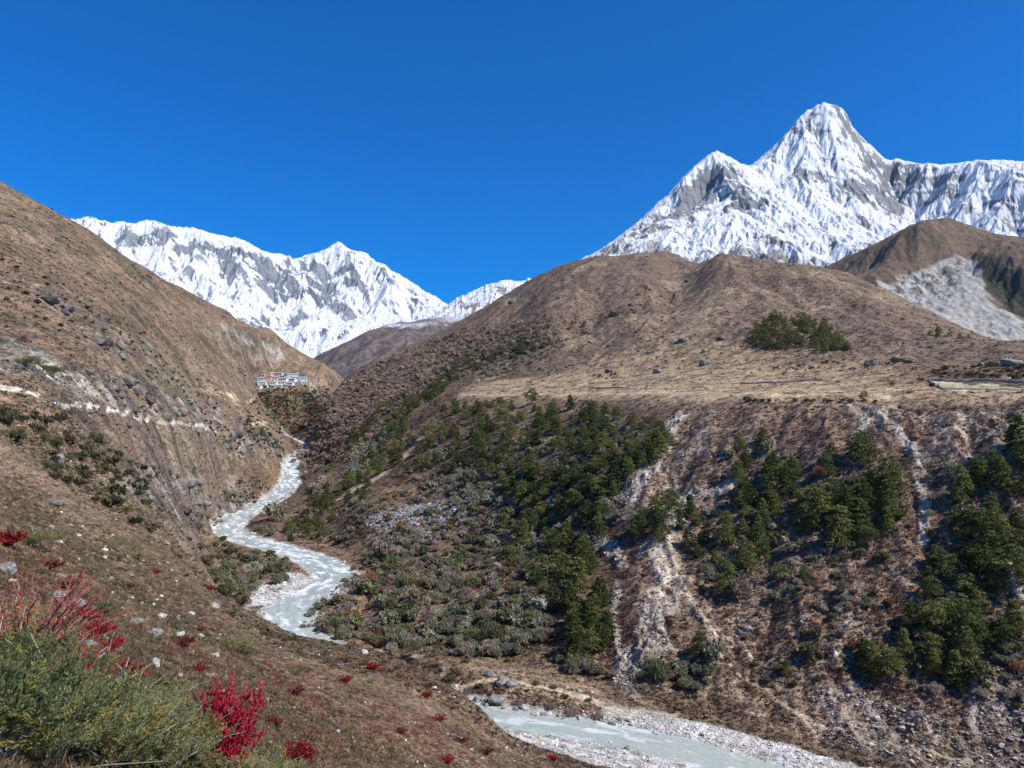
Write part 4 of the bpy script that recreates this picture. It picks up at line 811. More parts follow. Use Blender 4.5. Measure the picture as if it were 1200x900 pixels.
for q, (poly, n, sp, mix_, rr, lg, lo_, lb, where) in enumerate(BUSH):
    P, I, K = hit_many(in_poly(poly, n, sp, 900 + q), 150, 1300)
    for p in P:
        k = random.choices([m[0] for m in mix_], [m[1] for m in mix_])[0]; r_ = random.uniform(*rr) * 1.0; lab = {'grey': lg, 'olive': lo_, 'bare': lb}[k] + ' ' + where
        place_bush((p[0], p[1], p[2] - .1), k, r_, r_ * random.uniform(.9, 1.4), lab, lab.replace(' bush ', ' bushes '))
sh_t = [shrub(60 + k, 'bare' if k % 2 else 'leafy')[0] for k in range(4)]
def thin(t, step): # fewer faces for far growth
    n = len(t[1]); k = np.arange(0, n, step); idx = t[1][k].ravel(); return t[0][idx] if False else None
def small(t, every=4, grow=1.7):
    q = t[0].reshape(-1, 4, 3)[::every]; c = q.mean(1, keepdims=True); V = (c + (q - c) * grow).reshape(-1, 3)
    return V, np.arange(len(V), dtype=np.int32).reshape(-1, 4), t[2].reshape(-1, 4, 3)[::every].reshape(-1, 3)
far_t = [small(t, 8, 2.3) for t in sh_t]; mid_t = [small(t, 3, 1.4) for t in sh_t]
wood('birch_wood', 'leafless brown birch wood covering the far hillside', [([(345, 518), (365, 488), (385, 468), (405, 448), (430, 433), (470, 414), (510, 396), (560, 388), (620, 385), (650, 396), (560, 424), (525, 440), (480, 470), (440, 505), (405, 545), (370, 582), (352, 560)], 6500), ([(335, 525), (365, 482), (430, 430), (560, 378), (660, 372), (690, 392), (560, 432), (480, 480), (400, 560), (370, 595)], 2200)], far_t, M_att, (2.2, 4.4), (.40, .325, .225), 500, 1750, .32, .8, feather=True)
wood('scrub', 'dark scrub with rusty patches on the slope under the village', [([(300, 462), (330, 456), (383, 458), (388, 472), (346, 512), (325, 495)], 620), ([(285, 468), (300, 452), (375, 451), (396, 462), (385, 485), (350, 516), (318, 506)], 260), ([(290, 480), (330, 520), (338, 535), (318, 540), (285, 505)], 120), ([(255, 585), (285, 558), (312, 562), (310, 585), (280, 600)], 2)], far_t, M_att, (2.2, 4.2), (.105, .100, .055), 150, 1560, .5, 1.0, True)
wood('hillside_scrub', 'olive scrub patches on the left slope and the terrace', [([(1085, 436), (1110, 430), (1200, 426), (1215, 446), (1100, 444)], 90), ([(690, 440), (722, 437), (726, 445), (695, 447)], 14), ([(900, 426), (1000, 420), (1090, 426), (1000, 434), (910, 434)], 36), ([(850, 466), (960, 470), (1060, 470), (960, 474), (860, 472)], 20), ([(560, 434), (640, 430), (760, 424), (640, 440)], 22), ([(225, 470), (262, 500), (300, 525), (290, 545), (255, 520)], 120), ([(255, 585), (285, 558), (312, 562), (310, 585), (280, 600)], 110), ([(280, 428), (300, 440), (296, 448), (276, 438)], 40), ([(20, 470), (120, 520), (200, 570), (150, 580), (60, 520)], 48), ([(0, 480), (120, 540), (230, 640), (160, 640), (40, 600), (0, 560)], 60), ([(130, 380), (250, 450), (300, 490), (270, 500), (180, 450)], 60), ([(0, 300), (100, 350), (220, 420), (200, 440), (60, 390), (0, 360)], 50)], far_t, M_att, (1.4, 2.8), (.110, .108, .058), 150, 1300, .4, 1.0)
wood('pale_scrub', 'pale grey leafless scrub at the upper edge of the wood', [([(405, 550), (440, 508), (475, 480), (500, 470), (470, 500), (440, 530), (420, 560)], 420), ([(560, 600), (620, 590), (700, 600), (690, 640), (620, 660), (580, 640)], 110), ([(470, 560), (560, 560), (590, 590), (560, 600)], 90), ([(440, 540), (500, 490), (700, 486), (780, 510), (740, 565), (690, 600), (570, 560)], 330), ([(520, 440), (600, 415), (660, 400), (640, 420), (540, 455)], 160)], far_t, M_att, (2.6, 4.6), (.33, .315, .24), 215, 1500, .25, .7)
wood('undergrowth', 'brown and grey undergrowth filling the valley floor and wood', [([(350, 735), (440, 640), (430, 600), (560, 600), (640, 640), (680, 700), (700, 790), (600, 775), (440, 768)], 2700), ([(300, 622), (345, 590), (420, 560), (560, 545), (700, 560), (740, 600), (690, 640), (560, 605), (430, 640)], 1000), ([(230, 645), (345, 658), (330, 690), (270, 704)], 300), ([(740, 800), (860, 520), (1060, 540), (1200, 560), (1200, 860), (1000, 800), (870, 800)], 520)], mid_t, M_att, (2.0, 3.8), (.20, .172, .125), 215, 1300, .35, .8, mixed=True)
# ---------------- heath cover and grass
nh = 150000
uv = np.c_[RNG.uniform(-20, 1220, nh), 205 + 700 * RNG.random(nh) ** .8]; P, I, K = hit_many(uv, 150, 1750)
bc = base[I[:, 0], I[:, 1]]; bad = np.maximum.reduce([m[I[:, 0], I[:, 1]] for m in (m_gravel, m_trail, m_field, m_sand, m_path, np.clip(1.25 - rd / rw, 0, 1) * 9)])
keep = (bad < .35) & (RNG.random(len(P)) > .75 * np.clip(ms + rk + m_rubble * .7 + m_terr * .5, 0, 1)[I[:, 0], I[:, 1]]); P = P[keep]; bc = bc[keep]
px = P[:, 1] / 906
sz = np.clip(RNG.lognormal(math.log(.45), .45, len(P)), .18, 1.3) * np.clip(.5 + P[:, 1] / 380, .6, 2.6); sz = np.maximum(sz, px * .55)
gm = fbm(P[:, 0] / 30, P[:, 1] / 30, 4, 131) + RNG.normal(0, .25, len(P))
hc = bc * RNG.lognormal(0, .28, (len(P), 1)); hc = hc + (np.array((.066, .066, .026)) * RNG.uniform(.7, 1.3, (len(P), 1)) - hc) * (gm > .42)[:, None] * .85
hc = hc + (np.array((.055, .042, .034)) - hc) * (RNG.random(len(P)) < .12)[:, None] * .8; hc = hc + (np.array((.30, .225, .13)) * RNG.uniform(.7, 1.2, (len(P), 1)) - hc) * (RNG.random(len(P)) < .10)[:, None] * .8
tag(merge('heath_cover', [clump(20 + k) for k in range(6)], P - (0, 0, .03), np.stack([sz, sz, sz * RNG.uniform(.55, 1.0, len(P))], 1), RNG.random(len(P)) * 6.28, hc, M_att), 'low brown heath and dwarf shrubs covering the slopes', kind='stuff')
nd = 60000
uv = np.c_[RNG.uniform(-20, 760, nd), RNG.uniform(470, 910, nd)]; P, I, K = hit_many(uv, 45, 240); bc = base[I[:, 0], I[:, 1]]; sz = np.clip(RNG.lognormal(math.log(.30), .45, len(P)), .12, 1.1) * np.clip(P[:, 1] / 110, .75, 1.5)
gm = fbm(P[:, 0] / 12, P[:, 1] / 12, 4, 201) + RNG.normal(0, .2, len(P)); t_ = RNG.random(len(P)); rz_ = red[I[:, 0], I[:, 1]]
dc = np.where((gm > .36)[:, None], np.array((.095, .095, .042)), bc); dc = np.where((t_ < .16)[:, None], np.array((.30, .225, .14)), dc); dc = np.where((t_ > .90)[:, None], np.array((.085, .062, .05)), dc); dc = dc * 1.28; dc = np.where(((gm < -.22) & (t_ > .5) & (rz_ > .08))[:, None], np.array((.27, .055, .05)), dc) * RNG.lognormal(0, .3, (len(P), 1))
tag(merge('dwarf_shrubs', [clump(90 + k, 30, .7, .5, .21, .075) for k in range(6)], P - (0, 0, .03), np.stack([sz, sz, sz * RNG.uniform(.6, 1.0, len(P))], 1), RNG.random(len(P)) * 6.28, dc, M_att), 'mixed brown, olive and red dwarf shrubs on the near slope', kind='stuff')
ng = 24000
uv = np.c_[RNG.uniform(-30, 700, ng), RNG.uniform(560, 925, ng)]; P, I, K = hit_many(uv, 6, 85); ju = pmask(uv[K, 0].astype(F), uv[K, 1].astype(F), [(-60, 800), (90, 815), (170, 835), (235, 870), (300, 930), (-60, 930)], 6) > RNG.random(len(P)) * 1.05; P = P[~ju]; I = I[~ju]; bc = base[I[:, 0], I[:, 1]]
sz = RNG.uniform(.10, .26, len(P)) * np.clip(.7 + P[:, 1] / 60, .8, 1.9); t_ = RNG.random(len(P))
gc = bc * RNG.lognormal(.1, .3, (len(P), 1)); gc = np.where((t_ < .30)[:, None], np.array((.31, .23, .135)) * RNG.uniform(.6, 1.2, (len(P), 1)), gc); gc = gc * 1.2; gc = np.where((t_ > .93)[:, None], np.array((.075, .08, .03)) * RNG.uniform(.7, 1.4, (len(P), 1)), gc)
tag(merge('grass', [tuft(50 + k, 13, .05) for k in range(6)], P - (0, 0, .02), np.stack([sz, sz, sz], 1), RNG.random(len(P)) * 6.28, gc, M_att), 'dry brown grass and stalks on the near slope', kind='stuff')
nl = 40000
uv = np.c_[RNG.uniform(-30, 700, nl), RNG.uniform(500, 925, nl)]; P, I, K = hit_many(uv, 6, 135); bc = base[I[:, 0], I[:, 1]]; sz = RNG.uniform(.10, .30, len(P)) * np.clip(.6 + P[:, 1] / 60, .7, 2.2)
gm = fbm(P[:, 0] / 6, P[:, 1] / 6, 3, 141) + RNG.normal(0, .2, len(P)); lc = np.where((gm > .25)[:, None], np.array((.070, .075, .028)), np.where((gm < -.30)[:, None], np.array((.22, .055, .045)), bc * 1.2)) * RNG.lognormal(0, .25, (len(P), 1))
tag(merge('ground_cover', [clump(70 + k, 60, .7, .5, .11, .05) for k in range(5)], P - (0, 0, .02), np.stack([sz, sz, sz], 1), RNG.random(len(P)) * 6.28, lc, M_att), 'low twiggy plants between the grass on the near slope', kind='stuff')
# ---------------- stones nobody could count
rk_t = [rock(10 + k, 1, .75) for k in range(6)]
def stones(name, label, P, sz, col, var=.25):
    c = np.array(col) * RNG.uniform(1 - var, 1 + var, (len(P), 1)); S = np.stack([sz, sz * RNG.uniform(.7, 1.1, len(P)), sz * RNG.uniform(.55, 1, len(P))], 1)
    return tag(merge(name, rk_t, P + np.c_[np.zeros((len(P), 2)), sz * .25], S, RNG.random(len(P)) * 6.28, c, stone_m), label, kind='stuff')
def by_mask(n, mask, box, lo, hi, thr=.5):
    P, I, K = hit_many(np.c_[RNG.uniform(box[0], box[2], n), RNG.uniform(box[1], box[3], n)], lo, hi); k = mask[I[:, 0], I[:, 1]] > thr; return P[k]
shore = ((1 - smooth(1.15, 1.5, rd / rw)) * smooth(.85, .98, rd / rw)).astype(F)
P = np.concatenate([by_mask(9000, m_gravel, (560, 825, 1060, 915), 185, 300), by_mask(5000, m_gravel, (280, 660, 450, 725), 300, 600), by_mask(16000, shore, (230, 500, 900, 910), 190, 1150)])
stones('gravel', 'pale grey cobbles on the river bars and banks', P, np.clip(RNG.lognormal(math.log(.30), .5, len(P)), .15, 1.4) * np.clip(P[:, 1] / 300, .8, 2.2), (.50, .495, .475))
P = by_mask(19000, np.maximum(m_rubble, ms), (690, 470, 1210, 905), 190, 480, .45)
stones('rubble', 'pale rock rubble in the scars and on the foot of the right slope', P, np.clip(RNG.lognormal(math.log(.28), .55, len(P)), .12, 1.5), (.36, .33, .29), .4)
P = by_mask(2600, m_bould, (420, 585, 570, 625), 380, 620, .4); stones('boulder_field', 'grey boulder field below the wood', P, np.clip(RNG.lognormal(math.log(.55), .45, len(P)), .25, 1.6), (.33, .335, .345))
P, I, K = hit_many(np.c_[RNG.uniform(-10, 640, 2600), RNG.uniform(470, 910, 2600)], 9, 260); lum = fbm(P[:, 0] / 9, P[:, 1] / 9, 3, 151) > .0; P = P[lum]
stones('pebbles', 'white and grey stones strewn over the near slope', P, np.clip(RNG.lognormal(math.log(.055), .55, len(P)), .02, .3) * np.clip(.5 + P[:, 1] / 45, .7, 3.0), (.43, .41, .375), .4)
P, I, K = hit_many(np.c_[RNG.uniform(560, 1160, 2200), RNG.uniform(305, 440, 2200)], 480, 1700); k = fbm(P[:, 0] / 70, P[:, 1] / 70, 4, 161) > .12; P = P[k]
stones('scree', 'small dark stones strewn over the brown hills', P, np.clip(RNG.lognormal(math.log(.9), .4, len(P)), .5, 2.6), (.17, .155, .145), .4)
P = by_mask(5200, np.maximum(m_crag, .9 * rk), (-10, 320, 340, 620), 150, 1000, .35); stones('outcrop', 'dark weathered rocks breaking out of the steep left slope', P[:560] - (0, 0, .45), np.clip(RNG.lognormal(math.log(.9), .7, len(P[:560])), .3, 5) * np.clip(P[:560, 1] / 300, .8, 2.0), (.15, .138, .12), .55)
P = by_mask(900, (rd / rw < .9).astype(F), (240, 500, 420, 730), 300, 1150, .5); stones('rapids_stones', 'wet stones standing in the rapids', P, RNG.uniform(.4, 1.3, len(P)) * np.clip(P[:, 1] / 500, .8, 1.6), (.25, .24, .22), .4)
P = by_mask(2000, m_trail, (0, 440, 262, 512), 120, 800, .3); stones('trail_edge', 'white broken stone along the cut of the trail', P, RNG.uniform(.15, .5, len(P)) * np.clip(P[:, 1] / 220, .8, 1.8), (.66, .62, .55), .25)
# ================================================================== FOREGROUND BUSHES AND SINGLE THINGS
def juniper(seed, n_pl=250):
    """dense sprawling bush of upright feathery sprays"""
    r = np.random.default_rng(seed); C = []; A = []; K = []; G = []
    lob = [(r.normal(0, .5), r.normal(0, .5), .35 + .4 * r.random(), .35 + .3 * r.random()) for _ in range(7)]
    for k in range(n_pl):
        lx, ly, lz, lr = lob[k % 7]; d = unit(r.normal(size=3) + (0, 0, .5)); d[2] = max(d[2], -.1); p = np.array((lx, ly, lz)) + d * lr * (.75 + .3 * r.random())
        p[2] = max(p[2], .06); ax = unit(d + (0, 0, .9) + r.normal(0, .25, 3)); n = 64; t = r.random(n); L = .17 + .12 * r.random()
        rad = .062 * (1 - t * .75); side = unit(r.normal(size=(n, 3))); c = p + ax * (t[:, None] - .35) * L * 1.6 + side * rad[:, None]
        C.append(c); A.append(np.tile(ax, (n, 1)) + side * .7); k_ = .75 + .5 * r.random(); K.append(np.full(n, k_) * (.8 + .4 * r.random(n))); G.append(np.full(n, r.random()))
    C = np.concatenate(C); A = np.concatenate(A); K = np.concatenate(K); G = np.concatenate(G)
    V, Fq = leaf_quads(C, A, .021 + .016 * r.random(len(C)), .0065 + .005 * r.random(len(C)), r)
    c = K[:, None] * np.where((G > .80)[:, None], (1.25, 1.0, .72), np.where((G < .25)[:, None], (.85, 1.0, 1.1), (1, 1, 1))); col = np.repeat(c, 4, 0)
    st = []
    for k in range(16):
        lx, ly, lz, lr = lob[k % 7]; e = np.array((lx, ly, lz)) + r.normal(0, .3, 3); e[2] = abs(e[2]) + .2
        st.append(tube([(r.normal(0, .08), r.normal(0, .08), -.1), tuple(e * .5 + r.normal(0, .06, 3)), tuple(e), tuple(e * 1.15 + r.normal(0, .1, 3))], (.022, .016, .009, .003), 5))
    return (V, Fq, col), join(st)
M_jun = leaf_mat('juniper sprays', (.265, .265, .115), .3, .85, .025); twig = plain_mat('pale grey twigs', (.30, .27, .24), 14, .3)
jun_p = []
for k in range(4):
    cr, st = juniper(70 + k); r_ = empty('juniper_bush'); mk('stems', *st, twig, r_); mk('foliage', cr[0], cr[1], M_jun, r_, col=cr[2]); jun_p.append(r_)
jun_used = set()
def ground_at(u, v, D=None, lo=0):
    if D is None: p = hit(u, v, lo); return p
    a, s = ray(u, v); X = float(a * D); return (X, D, float(zat(X, D)))
JUN = [((-20, 905), 7.2, .95, .8, 'juniper bush nearest the camera in the bottom left corner'), ((45, 905), 7.3, .9, .7, 'juniper bush nearest the camera at the bottom edge left of the dead branch'), ((105, 905), 7.6, .85, .65, 'low juniper bush at the bottom edge under the mixed green one'), ((160, 905), 8.4, .8, .6, 'low juniper bush at the bottom edge under the yellowish one'), ((215, 905), 9.4, .7, .5, 'small low juniper bush at the bottom edge left of the bright red shrub'),
  # place, distance, width, height, label
    ((-5, 900), 8.6, 1.0, 1.05, 'dark green juniper bush cut by the bottom left corner'), ((60, 905), 9.2, .95, 1.0, 'large olive juniper bush at the bottom left below the red twiggy shrub'), ((125, 905), 9.6, .9, .85, 'mixed green juniper bush at the bottom edge with a pale dead branch in front'),
    ((185, 905), 10.4, .85, .75, 'yellowish green juniper bush just left of the bright red shrub'), ((20, 850), 12.5, 1.15, 1.2, 'tall juniper bush under the red twiggy shrub at the left edge'), ((92, 850), 12.6, 1.1, 1.0, 'dense juniper bush in the middle of the green thicket'),
    ((165, 855), 12.8, 1.0, .8, 'low spreading juniper bush on the right side of the green thicket'), ((225, 880), 12.4, .8, .6, 'small juniper bush touching the bright red shrub on its left'), ((70, 815), 16, 1.3, 1.1, 'juniper bush at the upper rim of the thicket beside the red strip'), ((150, 820), 16.5, 1.2, .8, 'grey green juniper bush below the strip of red shrubs'),
    ((-10, 800), 16, 1.3, 1.3, 'olive juniper bush behind the red twiggy shrub at the left edge'), ((310, 880), 14.5, .7, .5, 'low dark juniper bush just right of the bright red shrub'), ((205, 835), 17, .9, .5, 'small low juniper bush beside the pale stones above the red shrub'),
    ((285, 905), 11.2, .6, .45, 'low green juniper bush in front of the bright red shrub at the bottom edge'), ((35, 640), 75, 2.6, 1.3, 'long low juniper on the slope above the red twiggy shrub'), ((130, 642), 92, 3.6, 1.3, 'low green juniper mat across the slope left of the river flat'), ((160, 655), 96, 3.0, 1.0, 'smaller juniper mat just below the long low one on the slope'),
    ((270, 760), 96, 2.5, 1.1, 'low juniper mat near the lip of the slope above the river'), ((290, 770), 92, 2.2, .9, 'small juniper mat close to the lip of the near slope'), ((345, 790), 92, 2.0, .9, 'isolated small juniper on the lip below the rapids'), ((120, 720), 46, 1.3, .7, 'little juniper bush beside the strip of red shrubs'), ((60, 440), 240, 5.0, 3.0, 'dark green juniper patch on the rocky slope above the trail'), ((30, 428), 262, 4.0, 2.4, 'juniper clump among the crags at the left edge')]
for i, ((u_, v_), D, w, h, lab) in enumerate(JUN):
    p = hit(u_, 893, 0) if D < 9.5 else (ground_at(u_, v_, D) if D < 20 else hit(u_, v_, 25)); p = (p[0], p[1], p[2] - .05); o = jun_p[i % 4]; rz = random.random() * 6.28; sc = (w * .95, w * .95, h * (.52 if 12 <= D < 20 and u_ > 50 else .70 if D < 20 and u_ < 120 else .85))
    if o.name not in jun_used:
        jun_used.add(o.name); o.location = p; o.rotation_euler = (0, 0, rz); o.scale = sc; o['label'] = lab; o['category'] = 'bush'
    else: dup(o, p, rz, sc, lab)
# ---------------- red shrubs
def red_shrub(seed, n_st=30, spread=.55, leafy=1.0, leaf=.021, arch=.25, start=.25):
    r = np.random.default_rng(seed); st = []; C = []; A = []; K = []
    for k in range(n_st):
        az = r.random() * 6.28; t = spread * math.sqrt(r.random()); H = .55 + .45 * r.random(); ts = np.linspace(0, 1, 8)
        b = np.array((math.cos(az), math.sin(az))); wig = np.cumsum(r.normal(0, .018, (8, 2)), 0); xy = b * (t * (ts ** 1.3))[:, None] + wig + r.normal(0, .04, 2); z = H * (ts - arch * t * ts ** 2)
        path = np.c_[xy, z]; st.append(tube(path, .009 * (1 - ts * .8) + .001, 4)); segs = [path]
        for q in range(4):
            i = r.integers(2, 7); d = unit(path[i] - path[i - 1] + r.normal(0, .7, 3) * (1, 1, .5)) * (.12 + .14 * r.random()); tw = path[i] + d * np.linspace(0, 1, 5)[:, None] + np.c_[np.zeros((5, 2)), .05 * np.linspace(0, 1, 5) ** 2]
            st.append(tube(tw, (.004, .0035, .003, .002, .001), 3)); segs.append(tw)
        for sg, dens_ in [(segs[0], 46)] + [(s, 16) for s in segs[1:]]:
            n = int(dens_ * leafy * (.5 + r.random())); f = start + (1 - start) * r.random(n) if dens_ > 20 else r.random(n); x = f * (len(sg) - 1); i = np.minimum(x.astype(int), len(sg) - 2); p = sg[i] + (sg[i + 1] - sg[i]) * (x - i)[:, None]
            side = unit(r.normal(size=(n, 3))); C.append(p + side * leaf * .7); A.append(side + (0, 0, .6)); K.append(.65 + .7 * r.random(n))
    C = np.concatenate(C); A = np.concatenate(A); K = np.concatenate(K); V, Fq = leaf_quads(C, A, leaf * (.7 + .6 * r.random(len(C))), leaf * .6, r)
    col = K[:, None] * np.where(r.random((len(C), 1)) < .34, (.50, 1.1, .9), np.where(r.random((len(C), 1)) < .2, (1.25, 2.2, 2.4), (1, 1, 1)))
    return (V, Fq, np.repeat(col, 4, 0)), join(st)
def put_red(seed, p, sc, label, group=None, mat=None, **k):
    cr, st = red_shrub(seed, **k); r_ = empty('red_shrub', p, 0, sc); mk('stems', *st, plain_mat('red brown twigs', (.30, .13, .10), 12, .3), r_); mk('foliage', cr[0], cr[1], mat or M_red, r_, col=cr[2]); return tag(r_, label, 'shrub', group)
M_red1 = leaf_mat('bright red leaves', (.62, .022, .050), .02, .85, .004); M_red2 = leaf_mat('dull red leaves', (.30, .06, .055), .2, .85, .008)
p = ground_at(262, 905, 11.6); put_red(5, (p[0], p[1], p[2] - .12), (.98, .98, 1.7), 'bright red shrub with upright branches at the bottom of the slope', None, M_red1, n_st=56, spread=.52, leafy=2.6, leaf=.0165)
p = ground_at(22, 815, 13.5); put_red(6, (p[0] , p[1], p[2] - .1), (1.9, 1.9, 2.3), 'tall twiggy shrub with thin red shoots at the left edge', None, leaf_mat('thin red shoots', (.50, .030, .035), .02, .85, .004), n_st=52, spread=.85, leafy=.6, leaf=.0105, start=.4)
p = ground_at(78, 800, 14.5); put_red(7, (p[0], p[1], p[2] - .1), (1.3, 1.3, 1.5), 'sparse grey and red twigs rising out of the juniper thicket', None, M_red1, n_st=24, spread=.9, leafy=.8, leaf=.015, start=.4)
RED = [((648, 893), 1.9, 1.9, 'round bright red bush above the pale gravel bar', M_red1), ((98, 728), 1.3, .75, 'red bush at the top of the red strip under the grey slab', M_red), ((112, 745), 1.2, .8, 'red bush in the upper part of the red strip', M_red), ((126, 765), .8, .6, 'red bush in the lower part of the red strip', M_red), ((137, 758), .6, .6, 'small bright red bush beside the lower end of the red strip', M_red1), ((142, 792), 1.0, .6, 'pinkish red bush above the grey green juniper', M_red), ((155, 800), .9, .55, 'pinkish red bush at the right end above the juniper thicket', M_red), ((8, 640), 2.2, 1.4, 'dark red bush at the left edge above the twiggy shrub', M_red), ((60, 668), 1.5, 1.0, 'dull red bush behind the tall twiggy shrub', M_red2), ((182, 672), 1.6, .9, 'red bush on the slope below the juniper mats', M_red), ((215, 757), 1.8, 1.0, 'dull pink bush in the middle of the near slope', M_red2), ((232, 790), .8, .8, 'narrow red bush above the bright red shrub', M_red),
       ((245, 692), 1.6, 1.3, 'single red bush at the top of the lip beside the river flat', M_red), ((235, 740), 1.0, .8, 'small red bush right of the pale stones on the near slope', M_red2), ((405, 800), 2.2, 1.6, 'red bush on the lip of the slope below the thicket', M_red), ((437, 785), 2.4, 1.8, 'red bush on the crest where the slope drops to the lower river', M_red), ((500, 818), 1.7, 1.5, 'red bush on the crest left of the bench with the footpath', M_red), ((515, 845), 2.0, 1.1, 'long red bush near the bend of the lower river', M_red), ((470, 860), 1.6, 1.0, 'dull red bush low on the near slope', M_red2), ((525, 895), 1.4, 1.2, 'red bush at the bottom edge left of the round one', M_red), ((540, 870), 2.2, 1.2, 'rusty bush close to the steep river bank', M_red2), ((570, 885), 1.8, 1.4, 'pale pink bush just left of the round bright red bush', M_red2), ((350, 895), 1.0, .9, 'red bush at the bottom edge right of the bright red shrub', M_red), ((320, 850), .9, .7, 'small faded red bush right of the bright red shrub', M_red2), ((195, 770), .7, .5, 'tiny red bush near the middle stones of the near slope', M_red), ((150, 690), 1.4, .8, 'faded red bush above the round grey boulder', M_red2), ((75, 690), 1.3, .7, 'faded red bush just above the grey slab', M_red2), ((345, 815), 1.6, 1.0, 'faded red bush below the small juniper on the lip', M_red2)]
small_red = []
for k in range(3):
    cr, st = red_shrub(30 + k, n_st=42, spread=1.0, leafy=1.1, leaf=.042, arch=.35, start=.05); small_red.append((cr, st))
meshes_red = {}
for i, ((u_, v_), w, h, lab, m_) in enumerate(RED):
    p = hit(u_, v_, 12)
    key = (i % 3, m_.name); D = p[1]
    r_ = empty('red_bush', (p[0], p[1], p[2] - .06), random.random() * 6.28, (w * .75, w * .75, h))
    if key not in meshes_red:
        cr, st = small_red[i % 3]; a = mk('stems', *st, bark, r_); b = mk('foliage', cr[0], cr[1], m_, r_, col=cr[2]); meshes_red[key] = (a, b)
    else:
        for c_ in meshes_red[key]: d = c_.copy(); COL.objects.link(d); d.parent = r_
    tag(r_, lab, 'bush')
# ---------------- single boulders
boulder_m = [plain_mat('grey boulder', (.24, .228, .21), 2.2, .6, .9, .9), plain_mat('dark boulder', (.14, .13, .12), 1.6, .45, .9, .6), plain_mat('pale boulder', (.43, .41, .375), 1.6, .35, .9, .6)]
b_me = []
for k in range(6):
    V, Ft = rock(200 + k, 3, .72, .5)
    for mi in range(3): pass
    b_me.append((V, Ft))
bm_cache = {}
def boulder(p, w, mi, label, group=None, hs=1.0, seed=0, name='boulder', rz=None):
    k = (seed % 6, mi)
    if k not in bm_cache:
        o = mk(name, *b_me[k[0]], boulder_m[mi], smooth_=False); bm_cache[k] = o
    else: o = bm_cache[k].copy(); COL.objects.link(o); [o.__delitem__(q) for q in ('label', 'category', 'group') if q in o]
    o.location = (p[0], p[1], p[2] + w * .12 * hs); o.rotation_euler = (random.uniform(-.2, .2), random.uniform(-.2, .2), random.random() * 6.28 if rz is None else rz); o.scale = (w * .5, w * .5, w * .5 * hs)
    return tag(o, label, 'boulder', group)
ONE = [((6, 672), 30, 0, 'grey boulder at the left edge above the twiggy red shrub'), ((66, 704), 24, 0, 'long grey slab above the red strip, its left half'), ((88, 710), 20, 0, 'grey slab above the red strip, its right half'), ((158, 730), 17, 0, 'rounded grey and white boulder alone on the near slope'), ((182, 745), 20, 0, 'low grey rock right of the rounded boulder'), ((104, 758), 18, 0, 'grey boulder left of the red strip'), ((258, 812), 9, 0, 'small grey rock just above the bright red shrub'), ((225, 828), 11, 2, 'white stone beside the bright red shrub'), ((210, 745), 12, 2, 'pale flat stone in the line of white stones'), ((252, 770), 10, 2, 'white stone on the near slope below the lip'),
       ((62, 592), 18, 1, 'dark rock with a mossy back on the left slope'), ((68, 540), 16, 0, 'grey rock outcrop below the trail'), ((150, 500), 12, 1, 'dark rock under the trail'), ((36, 498), 12, 0, 'grey rock under the white trail bank'), ((178, 548), 14, 1, 'dark angular rock on the steep left slope'), ((240, 592), 14, 0, 'round grey boulder right above the upper river'), ((222, 606), 11, 1, 'dark boulder on the bank above the upper river'), ((232, 575), 8, 1, 'small dark boulder above the round grey one'),
       ((588, 800), 18, 0, 'large grey boulder in the cluster on the bench'), ((575, 792), 14, 0, 'grey boulder at the back of the cluster on the bench'), ((600, 803), 14, 0, 'grey boulder at the front of the cluster on the bench'), ((583, 822), 22, 0, 'big dark topped boulder at the water edge of the bench'), ((643, 838), 10, 2, 'pale round boulder at the water edge'), ((613, 830), 9, 2, 'white boulder in the row along the water edge'), ((520, 784), 8, 0, 'grey boulder on the bench beside the wood'), ((427, 766), 13, 2, 'pale boulder at the left end of the bench'), ((485, 771), 9, 0, 'grey boulder under the bushes at the left of the bench'), ((714, 871), 6, 2, 'pale boulder standing in the lower river'), ((735, 878), 8, 0, 'grey boulder at the gravel edge of the lower river'), ((750, 790), 11, 2, 'white boulder at the foot of the scar'), ((876, 738), 12, 0, 'grey boulder on the bare brown slope'), ((866, 742), 8, 1, 'dark boulder beside the grey one on the bare slope'),
       ((1020, 428), 14, 1, 'dark boulder on the fan above the terrace'), ((1052, 424), 16, 1, 'long dark boulder on the fan left of the walled field'), ((1185, 428), 22, 0, 'broad grey rock on the fan behind the walled field'), ((1150, 428), 8, 0, 'grey rock behind the walled field'), ((770, 437), 12, 0, 'grey boulder on the fan beside the ruined wall'), ((825, 428), 16, 0, 'big grey rock on the fan under the pale streak'), ((714, 436), 10, 1, 'dark boulder left on the fan'), ((845, 398), 9, 1, 'dark boulder on the pale streak'), ((655, 350), 5, 1, 'dark boulder high on the left brown hill'), ((628, 347), 6, 1, 'dark boulder on the shoulder of the left brown hill'), ((600, 355), 9, 1, 'flat dark boulder on the left flank of the brown hill'), ((740, 358), 8, 1, 'dark boulder in the gully between the two hills'), ((720, 370), 12, 1, 'dark boulder group end in the gully between the hills'), ((805, 330), 6, 1, 'dark boulder near the notch between the hill tops'), ((800, 400), 14, 0, 'grey rock patch in the middle of the fan')]
for i, ((u_, v_), wpx, mi, lab) in enumerate(ONE):
    p = hit(u_, v_, 15 if v_ < 880 else 0); boulder(p, wpx * p[1] / 906 * 1.1, mi, lab, None, random.uniform(.75, 1.05), i)
def boulders_along(n, poly, wr, mi, label, group, lo, hi, sd):
    P, I, K = hit_many(in_poly(poly, n, 4, sd), lo, hi)
    for i, p in enumerate(P): boulder(p, random.uniform(*wr) * p[1] / 906, random.choice(mi), label, group, random.uniform(.7, 1.05), i + sd)
